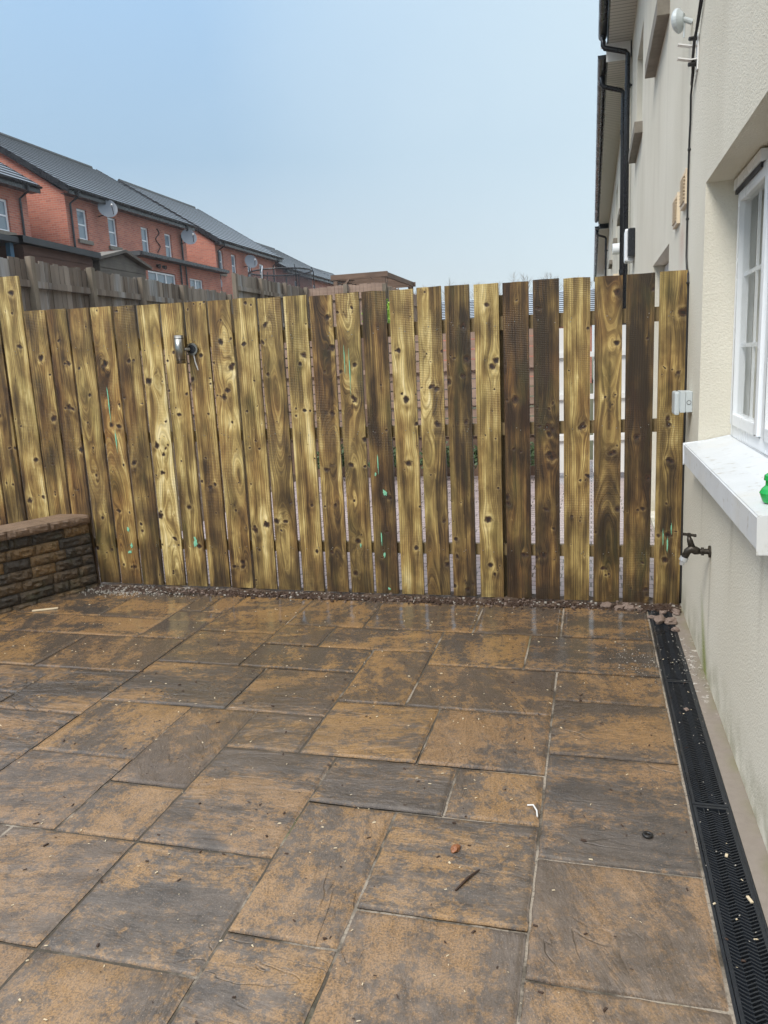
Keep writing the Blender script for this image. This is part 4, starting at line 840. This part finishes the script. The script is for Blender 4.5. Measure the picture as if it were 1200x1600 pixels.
# ---- pergola
pg = thing('pergola', 'brown timber pergola with close rafters and slatted side, above the far fence', 'pergola', (-5.8, 21.5, 1.2))
xa, xb, y0, y1, zt = -6.50, -5.20, 20.0, 23.2, 3.80
for (x, y) in ((xa, y0), (xb, y0), (xa, y1), (xb, y1)): mb = MB(); mb.box(x-.05, x+.05, y-.05, y+.05, 1.0, zt-.13); mb.build('post', perg_wood, pg)
for (a, b, c_, d) in ((xa-.12, xb+.12, y0-.07, y0-.02), (xa-.12, xb+.12, y1+.02, y1+.07)): mb = MB(); mb.box(a, b, c_, d, zt-.13, zt); mb.build('beam', perg_wood, pg)
for x in (xa-.07, xb+.02): mb = MB(); mb.box(x, x+.05, y0-.019, y1+.019, zt-.13, zt-.002); mb.build('beam', perg_wood, pg)
for k in range(8): mb = MB(); y = y0+.3+k*.38; mb.box(xa+.0, xb+.018, y, y+.045, zt-.11, zt-.006); mb.build('rafter', perg_wood, pg)
mb = MB()
for k in range(9): mb.box(xa-.03, xa+.5, y0-.0, y0+.02, zt-.62+k*.055, zt-.62+k*.055+.025); 
for k in range(9): mb.box(xa-.09, xa-.07, y0, y0+1.2, zt-.62+k*.055, zt-.62+k*.055+.025)
mb.build('slat_screen', perg_wood, pg)
for (x, s) in ((xb, -1), (xa, 1)):
    mb = MB(); mb.tube([(x, y0-.045, zt-.55), (x+s*.38, y0-.045, zt-.13)], .035, 4); mb.build('brace', perg_wood, pg)
for y, s in ((y0, 1), (y1, -1)): mb = MB(); mb.tube([(xb, y, zt-.5), (xb, y+s*.38, zt-.13)], .03, 4); mb.build('brace', perg_wood, pg)

# ---- trampoline
tr = thing('trampoline', 'round trampoline with dark safety net behind the weathered fence', 'trampoline', (-9.75, 24.4, 1.6)); cx, cy, R_ = -9.80, 24.4, 1.0
mb = MB(); n = 28
for k in range(n): a = 2*pi*k/n; mb.v += [(cx+R_*cos(a), cy+R_*sin(a), 2.7), (cx+R_*cos(a), cy+R_*sin(a), 4.55)]
mb.f = [(2*k, (2*k+2) % (2*n), (2*k+3) % (2*n), 2*k+1) for k in range(n)]; mb.build('safety_net', net_mat, tr)
mb = MB(); mb.tube([(cx+R_*cos(2*pi*k/n), cy+R_*sin(2*pi*k/n), 4.55) for k in range(n+1)], .025, 6); mb.build('top_ring', black_pl, tr)
mb = MB(); mb.tube([(cx+R_*cos(2*pi*k/n), cy+R_*sin(2*pi*k/n), 2.7) for k in range(n+1)], .04, 6); mb.build('base_ring', black_pl, tr)
for k in range(6): a = 2*pi*(k+.3)/6; mb = MB(); mb.tube([(cx+1.06*R_*cos(a), cy+1.06*R_*sin(a), 1.4), (cx+1.06*R_*cos(a), cy+1.06*R_*sin(a), 4.48), (cx+R_*cos(a), cy+R_*sin(a), 4.66)], .018, 6); mb.build('net_pole', alu if k == 4 else black_pl, tr)

# ---- distant houses seen in the gaps on the right
def cross_house(label, x0, x1, y, ze, zr, zg=-1.):
    h = thing('brick_house', label, 'house', (x0, y, zg)); mb = MB(); mb.box(x0, x1, y, y+6, zg, ze); mb.quad((x0, y, ze), (x0, y+6, ze), (x0, y+3, zr-.1)); mb.quad((x1, y, ze), (x1, y+6, ze), (x1, y+3, zr-.1)); mb.build('wall', brick_mat, h)
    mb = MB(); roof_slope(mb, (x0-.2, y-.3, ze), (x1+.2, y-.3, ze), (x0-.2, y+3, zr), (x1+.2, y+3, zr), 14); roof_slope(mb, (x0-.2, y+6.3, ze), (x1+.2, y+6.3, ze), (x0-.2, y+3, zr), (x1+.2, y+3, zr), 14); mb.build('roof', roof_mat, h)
    mb = MB(); mb.box(x0-.2, x1+.2, y-.38, y-.30, ze-.12, ze); mb.build('gutter', black_pl, h)
cross_house('distant brick house low beyond the slatted fence, left of two', -9.0, -4.6, 42, 3.3, 4.75)
cross_house('distant brick house low beyond the slatted fence, right of two', -3.3, .0, 42, 3.3, 4.9)
# ---- far bare trees
random.seed(77); mb = MB()
for k in range(46):
    x = -46+k*1.02+rnd(-.5, .5); y = 150+rnd(-5, 5); h = 15.0+1.2*noise.noise((x*.15, 0, 0))+rnd(-.6, .8)+(1.0 if abs(x+13.5) < 2 or abs(x+7.5) < 1.2 else 0)
    mb.tube([(x, y, -1), (x+rnd(-.2, .2), y, h*.5), (x, y, h)], [.16, .1, .03], 4, False)
    for q in range(70):
        a = rnd(0, 2*pi); z = h*rnd(.45, .97); l = (h*1.05-z)*.35+.5; p = Vector((x, y, z)); e = p+Vector((cos(a)*l, sin(a)*l, l*rnd(.5, 1.3))); s_ = Vector((.035, 0, .0)); mb.quad(p-s_, p+s_, e)
o = mb.build('far_trees', twig_mat); tag(o, 'faint line of bare winter trees on the horizon', 'trees', kind='stuff')

# ================================================================== small debris
random.seed(42)
def stone(p, r, label, seedk, mat=rub_m):
    bm = bmesh.new(); bmesh.ops.create_icosphere(bm, subdivisions=3, radius=1)
    sx, sy, sz = r*rnd(.9, 1.4), r*rnd(.7, 1.1), r*rnd(.5, .75)
    for v in bm.verts:
        n = 1+.35*noise.noise(v.co*1.4+Vector((seedk*5, 0, 0)))+.14*noise.noise(v.co*4+Vector((seedk*5, 0, 0))); v.co = Vector((v.co.x*sx*n, v.co.y*sy*n, max(v.co.z*n, -.6)*sz))
    me = bpy.data.meshes.new('rubble_stone'); bm.to_mesh(me); bm.free(); me.materials.append(mat); o = bpy.data.objects.new('rubble_stone', me); COL.objects.link(o)
    o.location = (p[0], p[1], p[2]+sz*.55); o.rotation_euler.z = rnd(0, 6); tag(o, label, 'stone', 'rubble by the fence and drain')
for k, (x, y, r, lab) in enumerate(((.375, 4.36, .043, 'large brown rubble lump on the drain grating'), (.43, 4.34, .030, 'flat rubble piece beside the large lump on the grating'), (.335, 4.42, .020, 'small rubble piece at the slab edge beside the drain'), (.443, 4.22, .022, 'small flat stone on the right rim of the drain'),
    (.40, 4.50, .018, 'small grey stone at the top end of the drain'), (.09, 4.585, .032, 'rounded stone at fence foot, leftmost of the rubble'), (.165, 4.575, .026, 'stone second from left in the rubble at the fence foot'), (.205, 4.60, .024, 'upper stone in the fence foot rubble cluster'),
    (.225, 4.565, .027, 'lower stone in the fence foot rubble cluster'), (.265, 4.58, .013, 'small pebble right of the fence foot rubble'), (.475, 4.52, .03, 'reddish rubble in the corner by the wall'), (.391, 3.235, .013, 'small reddish stone halfway along the drain'))):
    stone((x, y, 0), r, lab, k)
stone((-.404, 2.119, 0), .016, 'small orange brown pebble alone on the middle slab', 20, simple('orange_pebble', (.26, .10, .04), .4, var=.5, sc=60))
mb = MB(); n = 20
mb.tube([(.175+.0115*cos(2*pi*k/n), 2.30+.0115*sin(2*pi*k/n), .0055) for k in range(n+1)], .0055, 8, False); o = mb.build('rubber_ring', cable_m, smooth=True, org=(.175, 2.3, 0)); tag(o, 'small black rubber ring lying on the right-hand slab', 'rubber ring')
mb = MB(); mb.box(-3.56, -3.40, 4.10, 4.118, .002, .010, Matrix.Translation((-3.48, 4.11, 0)) @ Matrix.Rotation(RD(28), 4, 'Z') @ Matrix.Translation((3.48, -4.11, 0))); o = mb.build('wood_offcut', chip_m, org=(-3.48, 4.11, 0), bevel=.001); tag(o, 'pale thin wood offcut lying at the foot of the block wall', 'wood offcut')
mb = MB(); mb.tube([(-.372, 1.93, .004), (-.345, 1.985, .008), (-.318, 2.035, .004)], [.003, .004, .002], 6); o = mb.build('twig', crumb_m, org=(-.345, 1.98, 0)); tag(o, 'thin dark twig on the slab left of the long joint', 'twig')
mb = MB(); mb.tube([(-.205, 2.40, .004), (-.185, 2.395, .01), (-.172, 2.37, .006), (-.168, 2.34, .003)], .0028, 6); o = mb.build('white_string', paint_w, org=(-.19, 2.37, 0)); tag(o, 'short curled white string on the joint between slabs', 'string')
for (x, y, L, a, lab) in ((.425, 2.05, .026, .9, 'largest pale wood chip on the drain grating'), (.395, 2.24, .013, .3, 'short orange chip on the grating, above the largest')):
    mb = MB(); M_ = Matrix.Translation((x, y, .004)) @ Matrix.Rotation(a+1, 4, 'Z'); mb.box(-L/2, L/2, -.004, .004, -.002, .003, M_); o = mb.build('wood_chip', chip_m, org=(x, y, 0), bevel=.001); tag(o, lab, 'wood chip')
def scatter(name, label, mat, n, fpos, smin, smax, asp=3.5, hgt=.4):
    mb = MB()
    for k in range(n):
        x, y = fpos(); L = rnd(smin, smax); w = L/rnd(asp*.6, asp*1.3); M_ = Matrix.Translation((x, y, .0015+w*hgt*.5)) @ Matrix.Rotation(rnd(0, pi), 4, 'Z') @ Matrix.Rotation(rnd(-.12, .12), 4, 'Y')
        b0 = len(mb.v); j = lambda: rnd(.5, 1)
        P8 = [(-L/2*j(), -w/2*j(), -w*hgt/2), (L/2*j(), -w/2*j(), -w*hgt/2), (L/2*j(), w/2*j(), -w*hgt/2), (-L/2*j(), w/2*j(), -w*hgt/2)]; T8 = [(x_*.8, y_*.8, w*hgt/2*j()) for x_, y_, z_ in P8]
        mb.v += [tuple(M_ @ Vector(p)) for p in P8+T8]; mb.f += [(b0, b0+1, b0+5, b0+4), (b0+1, b0+2, b0+6, b0+5), (b0+2, b0+3, b0+7, b0+6), (b0+3, b0, b0+4, b0+7), (b0+4, b0+5, b0+6, b0+7)]
    o = mb.build(name, mat); return tag(o, label, 'debris', kind='stuff')
def posall(): return (rnd(-3.3, .42), 1.2+3.3*random.random()**1.2)
scatter('wood_shavings', 'pale wood shavings scattered across the wet slabs', chip_m, 420, posall, .004, .015, 3)
scatter('bark_bits', 'dark bark crumbs scattered across the wet slabs', crumb_m, 420, posall, .005, .022, 3)
scatter('leaf_litter', 'dark soil crumbs and bark along the fence foot', crumb_m, 3400, lambda: (rnd(-3.45, .5), 4.60+random.gauss(0, .035)), .006, .032, 2, .5)
scatter('stone_crumbs', 'small grey stone crumbs along the fence foot', mort_m, 260, lambda: (rnd(-3.45, .5), 4.61+random.gauss(0, .035)), .004, .022, 1.5, .6)
scatter('brown_crumbs', 'reddish brown stone crumbs along the fence foot', rub_m, 420, lambda: (rnd(-3.3, .5), 4.60+random.gauss(0, .04)), .005, .024, 1.5, .6)
scatter('cement_crumbs', 'pale cement dust patch at the fence foot by the block wall', mort_m, 1700, lambda: (random.gauss(-3.17, .19), 4.585+random.gauss(0, .05)), .002, .011, 1.3, .5)
scatter('mortar_specks', 'pale mortar specks by the drain below the fence corner', mort_m, 260, lambda: (random.choice([random.gauss(.22, .07), random.gauss(.47, .03)]), random.gauss(3.75, .16)), .002, .008, 1.5, .5)
scatter('drain_specks', 'pale specks caught in the drain grating', mort_m, 70, lambda: (rnd(.33, .45), 1.5+3*random.random()**.6), .002, .007, 1.8, .5)

# ================================================================== damp air
mb = MB(); mb.box(-410, 410, -70, 710, -1.1, 19); hz = mb.build('haze', simple_grey); hz.data.materials.clear()
hm = bpy.data.materials.new('haze_air'); hm.use_nodes = True; hn = hm.node_tree; hn.nodes.clear(); ho = hn.nodes.new('ShaderNodeOutputMaterial'); pv = hn.nodes.new('ShaderNodeVolumePrincipled')
pv.inputs['Color'].default_value = (.93, .96, 1, 1); pv.inputs['Density'].default_value = HAZE; pv.inputs['Anisotropy'].default_value = .2; hn.links.new(pv.outputs[0], ho.inputs['Volume']); hz.data.materials.append(hm); hz['kind'] = 'stuff'
